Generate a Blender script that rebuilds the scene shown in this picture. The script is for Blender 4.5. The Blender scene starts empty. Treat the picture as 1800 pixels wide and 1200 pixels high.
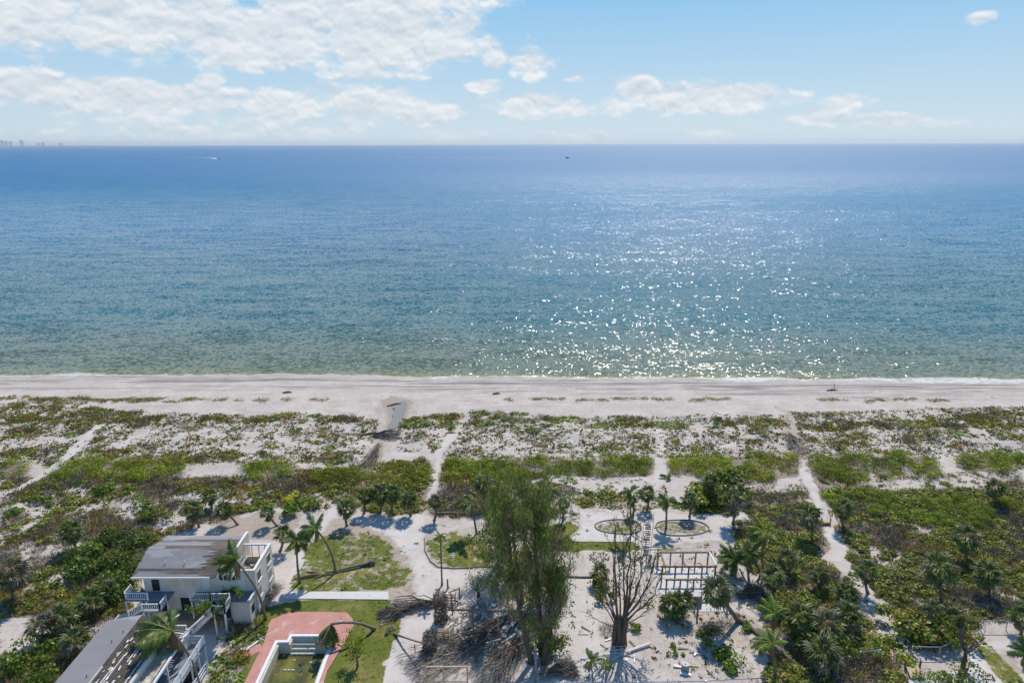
import bpy, bmesh, math, random
import numpy as np
from mathutils import Vector, Matrix
from mathutils.geometry import tessellate_polygon
R = math.radians
rnd = random.Random(7)
rng = np.random.default_rng(7)
scene = bpy.context.scene
COL = scene.collection

# ------------------------------------------------------------------ camera
PITCH, ROLL, CAMH = R(16.15), 0.00278, 55.0
cam_d = bpy.data.cameras.new('camera'); cam = bpy.data.objects.new('camera', cam_d); COL.objects.link(cam)
cam_d.sensor_width = 36; cam_d.lens = 24; cam_d.clip_start = 0.5; cam_d.clip_end = 120000
_f = Vector((0, math.cos(PITCH), -math.sin(PITCH))); _u = Vector((0, math.sin(PITCH), math.cos(PITCH))); _r = Vector((1, 0, 0))
_cr = (_r - _u * ROLL).normalized(); _cu = (_u + _r * ROLL).normalized()
M = Matrix((_cr, _cu, -_f)).transposed().to_4x4(); M.translation = (0, 0, CAMH)
cam.matrix_world = M
scene.camera = cam

# ------------------------------------------------------------------ light and exposure
SUN_AZ, SUN_EL = R(17), R(52)
sd = Vector((math.sin(SUN_AZ) * math.cos(SUN_EL), math.cos(SUN_AZ) * math.cos(SUN_EL), math.sin(SUN_EL)))
sun_d = bpy.data.lights.new('sun', 'SUN'); sun_d.energy = 4.2; sun_d.angle = R(0.53); sun_d.color = (1.0, 0.935, 0.85)
sun = bpy.data.objects.new('sun', sun_d); COL.objects.link(sun)
sun.rotation_euler = sd.to_track_quat('Z', 'Y').to_euler()
sun.location = (0, 0, 300)
scene.view_settings.view_transform = 'Standard'
scene.view_settings.look = 'None'
scene.view_settings.exposure = 0.0
scene.view_settings.gamma = 1.0
scene.render.engine = 'CYCLES'
cy = scene.cycles
cy.use_denoising = True
try:
    cy.denoiser = 'OPENIMAGEDENOISE'; cy.denoising_input_passes = 'RGB_ALBEDO_NORMAL'; cy.denoising_prefilter = 'NONE'
except Exception: pass
cy.max_bounces = 5; cy.diffuse_bounces = 2; cy.glossy_bounces = 2; cy.transmission_bounces = 3
cy.transparent_max_bounces = 6; cy.volume_bounces = 0; cy.sample_clamp_indirect = 6; cy.caustics_reflective = False; cy.caustics_refractive = False
cy.use_adaptive_sampling = False; cy.use_light_tree = False

def ray(U, V):
    a = (U - 900) / 1200; b = (600 - V) / 1200
    a, b = a + ROLL * b, b - ROLL * a
    return a, math.cos(PITCH) + b * math.sin(PITCH), -math.sin(PITCH) + b * math.cos(PITCH)
def G(U, V, z=0.0):
    """world point at height z seen at photo coordinate (1800 x 1200)"""
    x, y, zz = ray(U, V); t = (z - CAMH) / zz
    return Vector((x * t, y * t, z))
def project(x, y, z=0.0):
    zc = y * math.cos(PITCH) + (CAMH - z) * math.sin(PITCH)
    b = (y * math.sin(PITCH) - (CAMH - z) * math.cos(PITCH)) / zc; a = x / zc
    a, b = a - ROLL * b, b + ROLL * a
    return 900 + 1200 * a, 600 - 1200 * b

# ------------------------------------------------------------------ world: sky with clouds
W = bpy.data.worlds.new('World'); scene.world = W; W.use_nodes = True
nt = W.node_tree; nt.nodes.clear()
class NB:
    def __init__(s, nt): s.nt = nt; s.L = nt.links
    def n(s, t, **k):
        o = s.nt.nodes.new(t)
        for a, b in k.items(): setattr(o, a, b)
        return o
    def put(s, sock, v):
        if hasattr(v, 'links') or isinstance(v, bpy.types.NodeSocket): s.L.new(v, sock)
        elif v is not None: sock.default_value = v
    def m(s, op, a, b=None, c=None, clamp=False):
        o = s.n('ShaderNodeMath', operation=op, use_clamp=clamp)
        for i, v in enumerate((a, b, c)): s.put(o.inputs[i], v)
        return o.outputs[0]
    def v(s, op, a, b=None):
        o = s.n('ShaderNodeVectorMath', operation=op); s.put(o.inputs[0], a); s.put(o.inputs[1], b)
        return o.outputs['Value'] if op in ('LENGTH', 'DOT_PRODUCT') else o.outputs[0]
    def noise(s, vec, scale, detail=3, rough=0.55, out='Fac', dist=0.0, dim='3D'):
        o = s.n('ShaderNodeTexNoise', noise_dimensions=dim)
        if vec is not None: s.put(o.inputs['Vector'], vec)
        o.inputs['Scale'].default_value = scale; o.inputs['Detail'].default_value = detail
        o.inputs['Roughness'].default_value = rough; o.inputs['Distortion'].default_value = dist
        return o.outputs[out]
    def map(s, vec, loc=(0, 0, 0), scale=(1, 1, 1), rot=(0, 0, 0)):
        o = s.n('ShaderNodeMapping'); s.put(o.inputs[0], vec)
        o.inputs['Location'].default_value = loc; o.inputs['Scale'].default_value = scale; o.inputs['Rotation'].default_value = rot
        return o.outputs[0]
    def mix(s, f, a, b, blend='MIX'):
        o = s.n('ShaderNodeMix', data_type='RGBA', blend_type=blend); o.clamp_factor = True
        s.put(o.inputs['Factor'], f); s.put(o.inputs[6], c4(a)); s.put(o.inputs[7], c4(b))
        return o.outputs[2]
    def ramp(s, f, lo, hi, a=0.0, b=1.0, interp='SMOOTHSTEP'):
        o = s.n('ShaderNodeMapRange', interpolation_type=interp); s.put(o.inputs[0], f)
        for i, v in ((1, lo), (2, hi), (3, a), (4, b)): s.put(o.inputs[i], v)
        return o.outputs[0]
def c4(v):
    return (*v, 1.0) if isinstance(v, (tuple, list)) and len(v) == 3 else v

W.cycles.sampling_method = 'MANUAL'; W.cycles.sample_map_resolution = 512
b = NB(nt)
tc = b.n('ShaderNodeTexCoord').outputs['Generated']
sep = b.n('ShaderNodeSeparateXYZ'); b.L.new(tc, sep.inputs[0])
az = b.m('MULTIPLY', b.m('ARCTAN2', sep.outputs[0], sep.outputs[1]), 57.2958)
el = b.m('MULTIPLY', b.m('ARCSINE', sep.outputs[2]), 57.2958)
comb = b.n('ShaderNodeCombineXYZ'); b.L.new(az, comb.inputs[0]); b.L.new(el, comb.inputs[1]); P = comb.outputs[0]
def azel(U, V):
    x, y, z = ray(U, V); return math.degrees(math.atan2(x, y)), math.degrees(math.asin(z / math.sqrt(x*x+y*y+z*z)))
CL = [(120,10,330,62,1.0),(430,58,270,66,1.15),(660,62,230,66,1.2),(790,66,100,52,1.15),(20,50,240,44,.95),(560,-10,330,40,1.0),
 (935,113,46,30,.95),(866,103,30,24,.85),(370,140,34,12,.7),(650,132,100,15,.75),
 (50,160,84,36,1.1),(190,170,124,34,1.1),(330,180,110,32,1.1),(500,180,120,32,1.05),(640,178,130,36,1.15),(750,196,86,26,1.0),(420,205,420,24,.6),
 (848,151,42,13,.85),(940,186,106,26,1.1),(1120,158,64,26,1.1),(1240,174,168,30,1.1),(1080,185,56,20,.7),(1490,178,50,15,.75),
 (1440,205,60,17,.95),(1550,213,120,14,.75),(1722,31,22,10,.62),(1010,142,20,8,.6),
 (90,243,190,14,.6),(320,234,80,17,1.0),(450,238,90,14,.9),(570,234,70,15,1.0),(780,241,95,14,.9),(1230,240,70,12,.85),(1000,243,140,12,.7)]
field = None
for (U, V, ru, rv, amp) in CL:
    a0, e0 = azel(U, V); s = 57.3 / 1240
    q = b.map(P, loc=(-a0 / (ru * s), -e0 / (rv * s), 0), scale=(1 / (ru * s), 1 / (rv * s), 1))
    t = b.m('MULTIPLY', b.m('SUBTRACT', 1.0, b.v('DOT_PRODUCT', q, q)), amp)
    field = t if field is None else b.m('MAXIMUM', field, t)
# fair weather cumulus all round the sky outside the view
outn = b.noise(b.map(P, scale=(.05, .09, 1)), 1.0, 2)
outm = b.m('MAXIMUM', b.ramp(el, 13, 22), b.ramp(b.m('ABSOLUTE', az), 44, 55))
gen = b.m('SUBTRACT', b.m('MULTIPLY', b.m('SUBTRACT', outn, 0.61), 5.0), b.m('MULTIPLY', b.m('SUBTRACT', 1.0, outm), 9.0))
field = b.m('MAXIMUM', b.m('MAXIMUM', field, -1.5), gen)
Pn = b.map(P, scale=(0.42, 0.72, 1))
def billow(q):
    w = b.v('ADD', q, b.v('MULTIPLY', b.v('SUBTRACT', b.noise(q, 1.6, 3, .5, 'Color'), (.5, .5, .5)), (.9, .7, 0)))
    tot = None
    for sc_, am in ((.7, .64), (1.8, .28), (4.6, .10), (11, .035)):
        vo = b.n('ShaderNodeTexVoronoi', feature='SMOOTH_F1', voronoi_dimensions='2D'); b.L.new(w, vo.inputs['Vector']); vo.inputs['Scale'].default_value = sc_; vo.inputs['Smoothness'].default_value = .35
        t = b.m('MULTIPLY', vo.outputs['Distance'], am); tot = t if tot is None else b.m('ADD', tot, t)
    return b.m('SUBTRACT', 1.02, tot)
n1 = b.m('ADD', b.m('MULTIPLY', billow(Pn), .8), b.m('MULTIPLY', b.noise(Pn, .9, 6, .6), .25))
Pu = b.map(Pn, loc=(0.03, 0.22, 0))
n2 = b.m('ADD', b.m('MULTIPLY', billow(Pu), .8), b.m('MULTIPLY', b.noise(Pu, .9, 3, .6), .25))
dens = b.m('ADD', b.m('MULTIPLY', field, 1.05), b.m('MULTIPLY', b.m('SUBTRACT', n1, 0.60), 2.1))
alpha = b.ramp(dens, 0.04, 0.85)
lit = b.m('ADD', 0.58, b.m('MULTIPLY', b.m('SUBTRACT', n1, n2), 2.6), clamp=True)
core = b.ramp(dens, 0.7, 1.9)
lit = b.m('SUBTRACT', lit, b.m('MULTIPLY', core, 0.30), clamp=True)
ccol = b.mix(lit, (5.6, 6.5, 7.3), (8.9, 9.1, 9.3))
sky = b.n('ShaderNodeTexSky'); sky.sky_type = 'NISHITA'; sky.sun_disc = False
sky.sun_elevation = SUN_EL; sky.sun_rotation = SUN_AZ; sky.altitude = 50; sky.air_density = 1.0; sky.dust_density = 0.25; sky.ozone_density = 3.0
SKY = sky.outputs[0]
SKY = b.mix(.92, SKY, b.mix(b.ramp(el, 10, 45, interp='LINEAR'), b.mix(b.ramp(el, -.5, 12, interp='LINEAR'), (6.5, 7.7, 8.4), (2.25, 5.4, 8.6)), (.55, 2.0, 5.2)))
fade = b.ramp(el, -0.3, 2.6, 0.5, 1.0)
cmix = b.mix(b.m('MULTIPLY', alpha, b.m('MULTIPLY', fade, 0.94)), SKY, ccol)
bg = b.n('ShaderNodeBackground'); b.L.new(cmix, bg.inputs[0]); bg.inputs[1].default_value = 0.10
wo = b.n('ShaderNodeOutputWorld'); b.L.new(bg.outputs[0], wo.inputs[0])

# ------------------------------------------------------------------ helpers: objects
def tag(o, label=None, cat=None, group=None, kind=None):
    if label: o['label'] = label
    if cat: o['category'] = cat
    if group: o['group'] = group
    if kind: o['kind'] = kind
    return o
def empty(name, loc, label, cat, group=None, rz=0):
    o = bpy.data.objects.new(name, None); COL.objects.link(o); o.location = loc; o.rotation_euler[2] = rz
    o.empty_display_size = 0.5
    return tag(o, label, cat, group)
def link(name, mesh, parent=None, loc=None, rot=None, scl=None):
    o = bpy.data.objects.new(name, mesh); COL.objects.link(o)
    if parent is not None: o.parent = parent
    if loc is not None: o.location = loc
    if rot is not None: o.rotation_euler = rot
    if scl is not None: o.scale = scl if hasattr(scl, '__len__') else (scl,) * 3
    return o
class MB:
    """collects boxes, beams, tubes into ONE mesh"""
    def __init__(s): s.v = []; s.f = []
    def add(s, v, f):
        n = len(s.v); s.v += [tuple(p) for p in v]; s.f += [tuple(i + n for i in q) for q in f]
        return s
    def box(s, x0, x1, y0, y1, z0, z1):
        return s.add([(x0,y0,z0),(x1,y0,z0),(x1,y1,z0),(x0,y1,z0),(x0,y0,z1),(x1,y0,z1),(x1,y1,z1),(x0,y1,z1)],
              [(0,3,2,1),(4,5,6,7),(0,1,5,4),(1,2,6,5),(2,3,7,6),(3,0,4,7)])
    def beam(s, p, q, w, h=None):
        p, q = Vector(p), Vector(q); h = h or w; d = (q - p).normalized()
        up = Vector((0, 0, 1)) if abs(d.z) < .95 else Vector((1, 0, 0))
        a = d.cross(up).normalized() * (w / 2); c = a.cross(d).normalized() * (h / 2)
        return s.add([p-a-c, p+a-c, p+a+c, p-a+c, q-a-c, q+a-c, q+a+c, q-a+c],
              [(0,3,2,1),(4,5,6,7),(0,1,5,4),(1,2,6,5),(2,3,7,6),(3,0,4,7)])
    def prism(s, poly, z0, z1, z1f=None):
        n = len(poly); v = [(p[0], p[1], z0) for p in poly] + [(p[0], p[1], z1) for p in poly]
        f = [(i, (i + 1) % n, n + (i + 1) % n, n + i) for i in range(n)]
        for t in tessellate_polygon([[Vector((p[0], p[1], 0)) for p in poly]]):
            f.append(tuple(n + i for i in t)); f.append(tuple(reversed(t)))
        return s.add(v, f)
    def tube(s, pts, rad, sides=7, cap=True):
        pts = [Vector(p) for p in pts]; n = len(pts); v = []; f = []
        if not hasattr(rad, '__len__'): rad = [rad] * n
        prev = None
        for i, p in enumerate(pts):
            d = (pts[min(i + 1, n - 1)] - pts[max(i - 1, 0)]).normalized()
            if prev is None:
                prev = d.cross(Vector((0, 1, 0.1)) if abs(d.y) < .9 else Vector((1, 0, 0))).normalized()
            a = (prev - d * prev.dot(d)).normalized(); prev = a; c = d.cross(a)
            for k in range(sides):
                t = 2 * math.pi * k / sides; v.append(p + (a * math.cos(t) + c * math.sin(t)) * rad[i])
        for i in range(n - 1):
            for k in range(sides):
                k2 = (k + 1) % sides
                f.append((i*sides+k, i*sides+k2, (i+1)*sides+k2, (i+1)*sides+k))
        if cap: f.append(tuple(reversed(range(sides)))); f.append(tuple((n-1)*sides+k for k in range(sides)))
        return s.add(v, f)
    def mesh(s, name, m, smooth=False):
        me = bpy.data.meshes.new(name); me.from_pydata(s.v, [], s.f); me.materials.append(m)
        bm = bmesh.new(); bm.from_mesh(me); bmesh.ops.recalc_face_normals(bm, faces=bm.faces); bm.to_mesh(me); bm.free()
        if smooth: me.polygons.foreach_set('use_smooth', [True] * len(me.polygons))
        return me
    def build(s, name, m, parent=None, smooth=False, kind=None):
        o = link(name, s.mesh(name, m, smooth), parent)
        if parent is not None: o.matrix_parent_inverse = Matrix.Translation(-Vector(parent.location))
        return tag(o, kind=kind)
def poly_mesh(name, V, C, m):
    """V (n,k,3) polygons, C (n,3) colour per polygon"""
    n, k = V.shape[:2]
    me = bpy.data.meshes.new(name)
    me.vertices.add(n * k); me.vertices.foreach_set('co', V.reshape(-1).astype(np.float32))
    me.loops.add(n * k); me.loops.foreach_set('vertex_index', np.arange(n * k, dtype=np.int32))
    me.polygons.add(n); me.polygons.foreach_set('loop_start', np.arange(0, n * k, k, dtype=np.int32))
    me.update(calc_edges=True)
    if C is not None:
        ca = me.color_attributes.new('Col', 'FLOAT_COLOR', 'POINT')
        cc = np.ones((n, k, 4), np.float32); cc[..., :3] = C[:, None, :]
        ca.data.foreach_set('color', cc.reshape(-1))
    me.materials.append(m)
    return me

# ------------------------------------------------------------------ materials
def newmat(name):
    m = bpy.data.materials.new(name); m.use_nodes = True; nt = m.node_tree; nt.nodes.clear()
    b = NB(nt); out = b.n('ShaderNodeOutputMaterial'); pr = b.n('ShaderNodeBsdfPrincipled'); b.L.new(pr.outputs[0], out.inputs[0])
    return m, b, pr, out
def plain(name, col, rough=.7, var=.25, scale=1.5, col2=None, thr=None, bump=.0, stretch=(1, 1, 1), metal=0, spec=.3):
    m, b, pr, out = newmat(name)
    co = b.n('ShaderNodeTexCoord').outputs['Object']; cm = b.map(co, scale=stretch)
    n = b.noise(cm, scale, 5, .65)
    c = b.mix(b.ramp(n, .25, .75, interp='LINEAR'), tuple(x * (1 - var) for x in col), tuple(min(x * (1 + var), .95) for x in col))
    if col2:
        n2 = b.noise(b.map(cm, loc=(5, 3, 1)), scale * .6, 6, .7)
        c = b.mix(b.ramp(n2, thr or .55, (thr or .55) + .04), c, col2)
    b.L.new(c, pr.inputs['Base Color']); pr.inputs['Roughness'].default_value = rough; pr.inputs['Metallic'].default_value = metal
    pr.inputs['Specular IOR Level'].default_value = spec
    if bump:
        bp = b.n('ShaderNodeBump'); bp.inputs['Strength'].default_value = bump; bp.inputs['Distance'].default_value = .05
        b.L.new(b.noise(cm, scale * 4, 4), bp.inputs['Height']); b.L.new(bp.outputs[0], pr.inputs['Normal'])
    return m
def leafmat(name, trans=.25, hue=.04, val=.35, rough=.45):
    m, b, pr, out = newmat(name)
    at = b.n('ShaderNodeVertexColor'); at.layer_name = 'Col'
    oi = b.n('ShaderNodeObjectInfo')
    hs = b.n('ShaderNodeHueSaturation'); b.L.new(at.outputs[0], hs.inputs['Color'])
    b.L.new(b.ramp(oi.outputs['Random'], 0, 1, .5 - hue, .5 + hue, 'LINEAR'), hs.inputs['Hue'])
    b.L.new(b.ramp(b.m('FRACT', b.m('MULTIPLY', oi.outputs['Random'], 17.3)), 0, 1, 1 - val, 1 + val, 'LINEAR'), hs.inputs['Value'])
    b.L.new(hs.outputs[0], pr.inputs['Base Color']); pr.inputs['Roughness'].default_value = rough
    pr.inputs['Specular IOR Level'].default_value = .3
    tr = b.n('ShaderNodeBsdfTranslucent'); b.L.new(b.mix(1.0, hs.outputs[0], (1.4, 1.5, .7), 'MULTIPLY'), tr.inputs[0])
    mx = b.n('ShaderNodeMixShader'); mx.inputs[0].default_value = trans
    b.L.new(pr.outputs[0], mx.inputs[1]); b.L.new(tr.outputs[0], mx.inputs[2]); b.L.new(mx.outputs[0], out.inputs[0])
    return m
LEAF = leafmat('leaf', .3, .015, .12)
FROND = leafmat('frond_green', .25, .03, .3)
TWIG = leafmat('twig', .0, .01, .2, .9)
M_trunk = plain('palm_trunk', (.20, .165, .13), .9, .35, 3, bump=.6, stretch=(1, 1, 3))
M_bark = plain('bark', (.13, .10, .075), .95, .4, 2.5, bump=.8, stretch=(2, 2, .5))
M_white = plain('white_paint', (.74, .74, .73), .5, .08, 2, (.55, .5, .42), .68)
M_wall = plain('cream_stucco', (.66, .615, .56), .8, .10, .9, (.52, .47, .41), .72)
M_cream = plain('cream_interior', (.62, .54, .42), .8, .12, 1.2, (.42, .33, .22), .62)
M_floor = plain('debris_floor', (.40, .34, .27), .9, .5, 2.5, (.65, .6, .52), .56)
M_memb = plain('grey_roof_membrane', (.245, .232, .232), .75, .10, .6, (.33, .315, .31), .56, stretch=(.4, 1, 1))
M_shing = plain('torn_roof_shingle', (.13, .105, .09), .9, .45, 2.2, (.30, .27, .25), .60, bump=.5, stretch=(.35, 1.4, 1))
M_batten = plain('brown_roof_batten', (.11, .09, .075), .85, .4, 2.5, (.5, .47, .43), .69)
M_deckgrey = plain('grey_balcony_floor', (.20, .22, .26), .7, .2, 2)
M_dark = plain('dark_window_opening', (.02, .025, .03), .25, .2, 1, spec=.6)
M_glass = plain('window_glass', (.05, .065, .08), .08, .2, 1, spec=.8)
M_wood = plain('weathered_wood', (.25, .20, .16), .85, .35, 2.5, (.36, .33, .30), .58, bump=.4, stretch=(3, .6, 1))
M_tan = plain('tan_timber', (.50, .38, .22), .8, .25, 2, bump=.3, stretch=(3, .6, 1))
M_rust = plain('rusty_brown_wood', (.19, .10, .065), .85, .3, 2)
M_coping = plain('white_pool_coping', (.76, .75, .73), .5, .05, 2)
M_poolwall = plain('pool_plaster', (.55, .50, .42), .7, .12, 1.2, (.36, .34, .26), .63)
M_pink = plain('pink_paver_deck', (.50, .245, .205), .8, .16, .7, (.55, .36, .31), .57, bump=.1)
M_conc = plain('pale_concrete', (.60, .57, .53), .85, .08, 1.5, (.48, .45, .41), .64, bump=.15)
M_kerb = plain('dark_kerb', (.16, .14, .12), .9, .3, 3)
M_metal = plain('galvanised_metal', (.45, .47, .50), .4, .1, 3, metal=.6)
M_dkmetal = plain('grey_metal', (.22, .23, .25), .5, .2, 3, metal=.3)
M_skyline = plain('pale_tower_wall', (.60, .60, .60), .8, .1, .01)

# ------------------------------------------------------------------ zones digitised as ground maps
def npoly(poly, u, v):
    ins = np.zeros(u.shape, bool); n = len(poly)
    for i in range(n):
        x1, y1 = poly[i]; x2, y2 = poly[(i + 1) % n]
        c = ((y1 > v) != (y2 > v)) & (u < (x2 - x1) * (v - y1) / ((y2 - y1) or 1e-9) + x1)
        ins ^= c
    return ins
_tab = rng.random((256, 256))
def vnoise(x, y, s, seed=0):
    x = x / s + seed * 17.31 + 500; y = y / s + seed * 7.77 + 500
    xi = np.floor(x).astype(int); yi = np.floor(y).astype(int); fx = x - xi; fy = y - yi
    fx = fx * fx * (3 - 2 * fx); fy = fy * fy * (3 - 2 * fy)
    g = lambda a, c: _tab[a % 256, c % 256]
    return (g(xi, yi) * (1 - fx) + g(xi + 1, yi) * fx) * (1 - fy) + (g(xi, yi + 1) * (1 - fx) + g(xi + 1, yi + 1) * fx) * fy
def fbm(x, y, s, seed=0): return .55 * vnoise(x, y, s, seed) + .3 * vnoise(x, y, s / 2.1, seed + 1) + .15 * vnoise(x, y, s / 4.3, seed + 2)
def uv(x, y): return project(x, y, 0.0)

SHORE_X = [-400, -127.8, -57.3, 14, 55.5, 123.5, 400]; SHORE_Y = [157, 161.3, 162.9, 159.7, 157.2, 155.4, 152]
def shore(x): return np.interp(x, SHORE_X, SHORE_Y) + (vnoise(np.asarray(x, float), 0 * np.asarray(x, float), 15, 91) - .5) * 2.4 + (vnoise(np.asarray(x, float), 0 * np.asarray(x, float), 5, 92) - .5) * .8
def hgt(x, y):
    x = np.asarray(x, float); y = np.asarray(y, float)
    d = shore(x) - y
    h = np.where(d > 22, 0.0, (d - 22) / 22 * 0.55)
    h = np.where(d < 0, -0.55 + d * 0.035, h); h = np.maximum(h, -9)
    dune = np.clip((y - 92) / 14, 0, 1) * np.clip((d - 18) / 10, 0, 1)
    h = h + dune * (fbm(x, y, 9, 4) - .5) * 1.5 + (fbm(x, y, 2.2, 6) - .5) * .08 * np.clip((y - 60) / 30, 0.2, 1)
    # storm cut through the beach
    return h
def Hs(x, y): return float(hgt(np.array([x]), np.array([y]))[0])

LAWN = [[(508,1030),(520,1000),(548,958),(600,932),(645,935),(688,958),(697,985),(728,1003),(722,1022),(664,1040),(560,1040)],
 [(490,1060),(560,1053),(682,1057),(704,1078),(692,1130),(668,1200),(620,1260),(400,1260),(432,1120),(418,1096),(470,1066)],
 [(748,955),(785,932),(835,938),(878,972),(850,996),(790,997),(756,984)],
 [(952,926),(1000,916),(1021,927),(1004,944),(1008,951),(1115,952),(1126,965),(1098,972),(1050,966),(985,970),(945,962)],
 [(1046,922),(1072,914),(1110,914),(1129,926),(1120,937),(1084,937),(1052,931)],
 [(1153,926),(1160,917),(1220,915),(1247,926),(1240,935),(1210,941),(1165,939)],
 [(1715,1136),(1742,1134),(1785,1180),(1830,1210),(1820,1260),(1770,1215)],
 [(1150,966),(1190,958),(1200,966),(1160,972)]]
LAWN_D = [.66, .92, .60, .95, .44, .40, .62, .5]
WEEDY = [[(1225,1105),(1290,1095),(1350,1120),(1370,1190),(1200,1195),(1140,1200),(1130,1180),(1215,1160)],
 [(620,985),(700,955),(735,1000),(730,1060),(650,1060)], [(1535,1075),(1560,1070),(1590,1120),(1560,1130)], [(700,1060),(700,1140),(680,1140)],
 [(540,950),(690,930),(700,990),(600,1000)], [(1040,890),(1120,885),(1110,900),(1030,905)]]
DRIVE = [[(690,908),(745,900),(748,935),(745,970),(756,994),(790,1002),(860,1000),(850,1030),(765,1032),(766,1062),(740,1064),(712,1060),(722,1020),(735,1004),(712,985),(690,945),(600,905)],
 [(712,1088),(770,1088),(775,1150),(700,1240),(655,1240),(690,1140)],
 [(590,884),(602,890),(560,940),(520,1000),(500,1045),(492,1045),(530,960)],
 [(985,1015),(1045,1017),(1062,1240),(968,1240),(976,1120)],
 [(1020,900),(1350,905),(1330,950),(1150,950),(1004,950),(1024,928)],
 [(1718,1130),(1840,1120),(1840,1150),(1740,1136),(1790,1185),(1880,1240),(1760,1240),(1700,1150)],
 [(1140,895),(1170,895),(1150,975),(1128,975)]]
PATHS = [[(752,880),(762,880),(777,800),(800,765),(812,742),(800,742),(786,765),(766,797),(762,820)],
 [(690,792),(720,794),(762,800),(762,808),(720,800),(690,796)],
 [(1150,850),(1162,850),(1163,800),(1170,760),(1150,745),(1155,790)],
 [(1408,806),(1422,820),(1440,870),(1452,920),(1440,920),(1428,870),(1404,828)],
 [(1444,922),(1462,922),(1488,965),(1478,985),(1440,985),(1462,965)],
 [(172,748),(186,748),(110,815),(76,835),(30,862),(24,860),(70,830),(100,810)],
 [(588,884),(604,888),(560,945),(505,1048),(480,1075),(470,1070),(498,1030),(540,955)],
 [(1130,880),(1175,840),(1165,800),(1155,800),(1150,840)],
 [(675,705),(715,700),(700,745),(690,790),(640,850),(600,870),(640,830),(670,780),(685,745)],
 [(1375,725),(1392,725),(1395,760),(1420,805),(1404,805),(1385,765)],
 [(0,1088),(70,1084),(110,1100),(60,1140),(0,1156)],
 [(1475,1010),(1500,1010),(1560,1060),(1600,1140),(1595,1200),(1570,1150),(1520,1075)],
 [(40,965),(95,955),(80,990),(30,1010)],
 [(1325,1010),(1340,1010),(1395,1140),(1380,1150)],
 [(400,915),(470,895),(520,930),(490,960),(440,945),(395,938)],
 [(950,838),(1150,845),(1160,862),(1020,860),(990,850)],
 [(1300,850),(1330,848),(1420,850),(1420,862),(1330,868)],
 [(1500,835),(1800,830),(1800,842),(1660,860),(1520,862)],
 [(1600,925),(1640,915),(1650,930),(1610,940)], [(700,1030),(870,1030),(900,1200),(660,1200)]]
PATH_D = [1,1,.8,1,1,.9,1,.7,.55,.7,.95,.7,.6,.6,.9,.85,.6,.6,.6,.9]
def mask_of(u, v, polys, w=None):
    m = np.zeros(u.shape)
    for i, p in enumerate(polys):
        ins = npoly(p, u, v); m = np.where(ins, np.maximum(m, 1.0 if w is None else w[i]), m)
    return m
OPEN = [(468,1262),(395,1262),(470,1080),(520,1040),(560,945),(600,900),(640,895),(745,900),(790,905),(880,910),(1000,885),(1060,898),(1130,895),(1215,905),(1290,905),(1345,915),(1300,960),(1270,990),(1290,1060),(1330,1100),(1360,1160),(1360,1262)]
H1FP = [(228,1040),(300,985),(480,985),(500,1020),(455,1085),(240,1085)]
H2FP = [(190,1120),(350,1120),(350,1262),(60,1262)]
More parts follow.
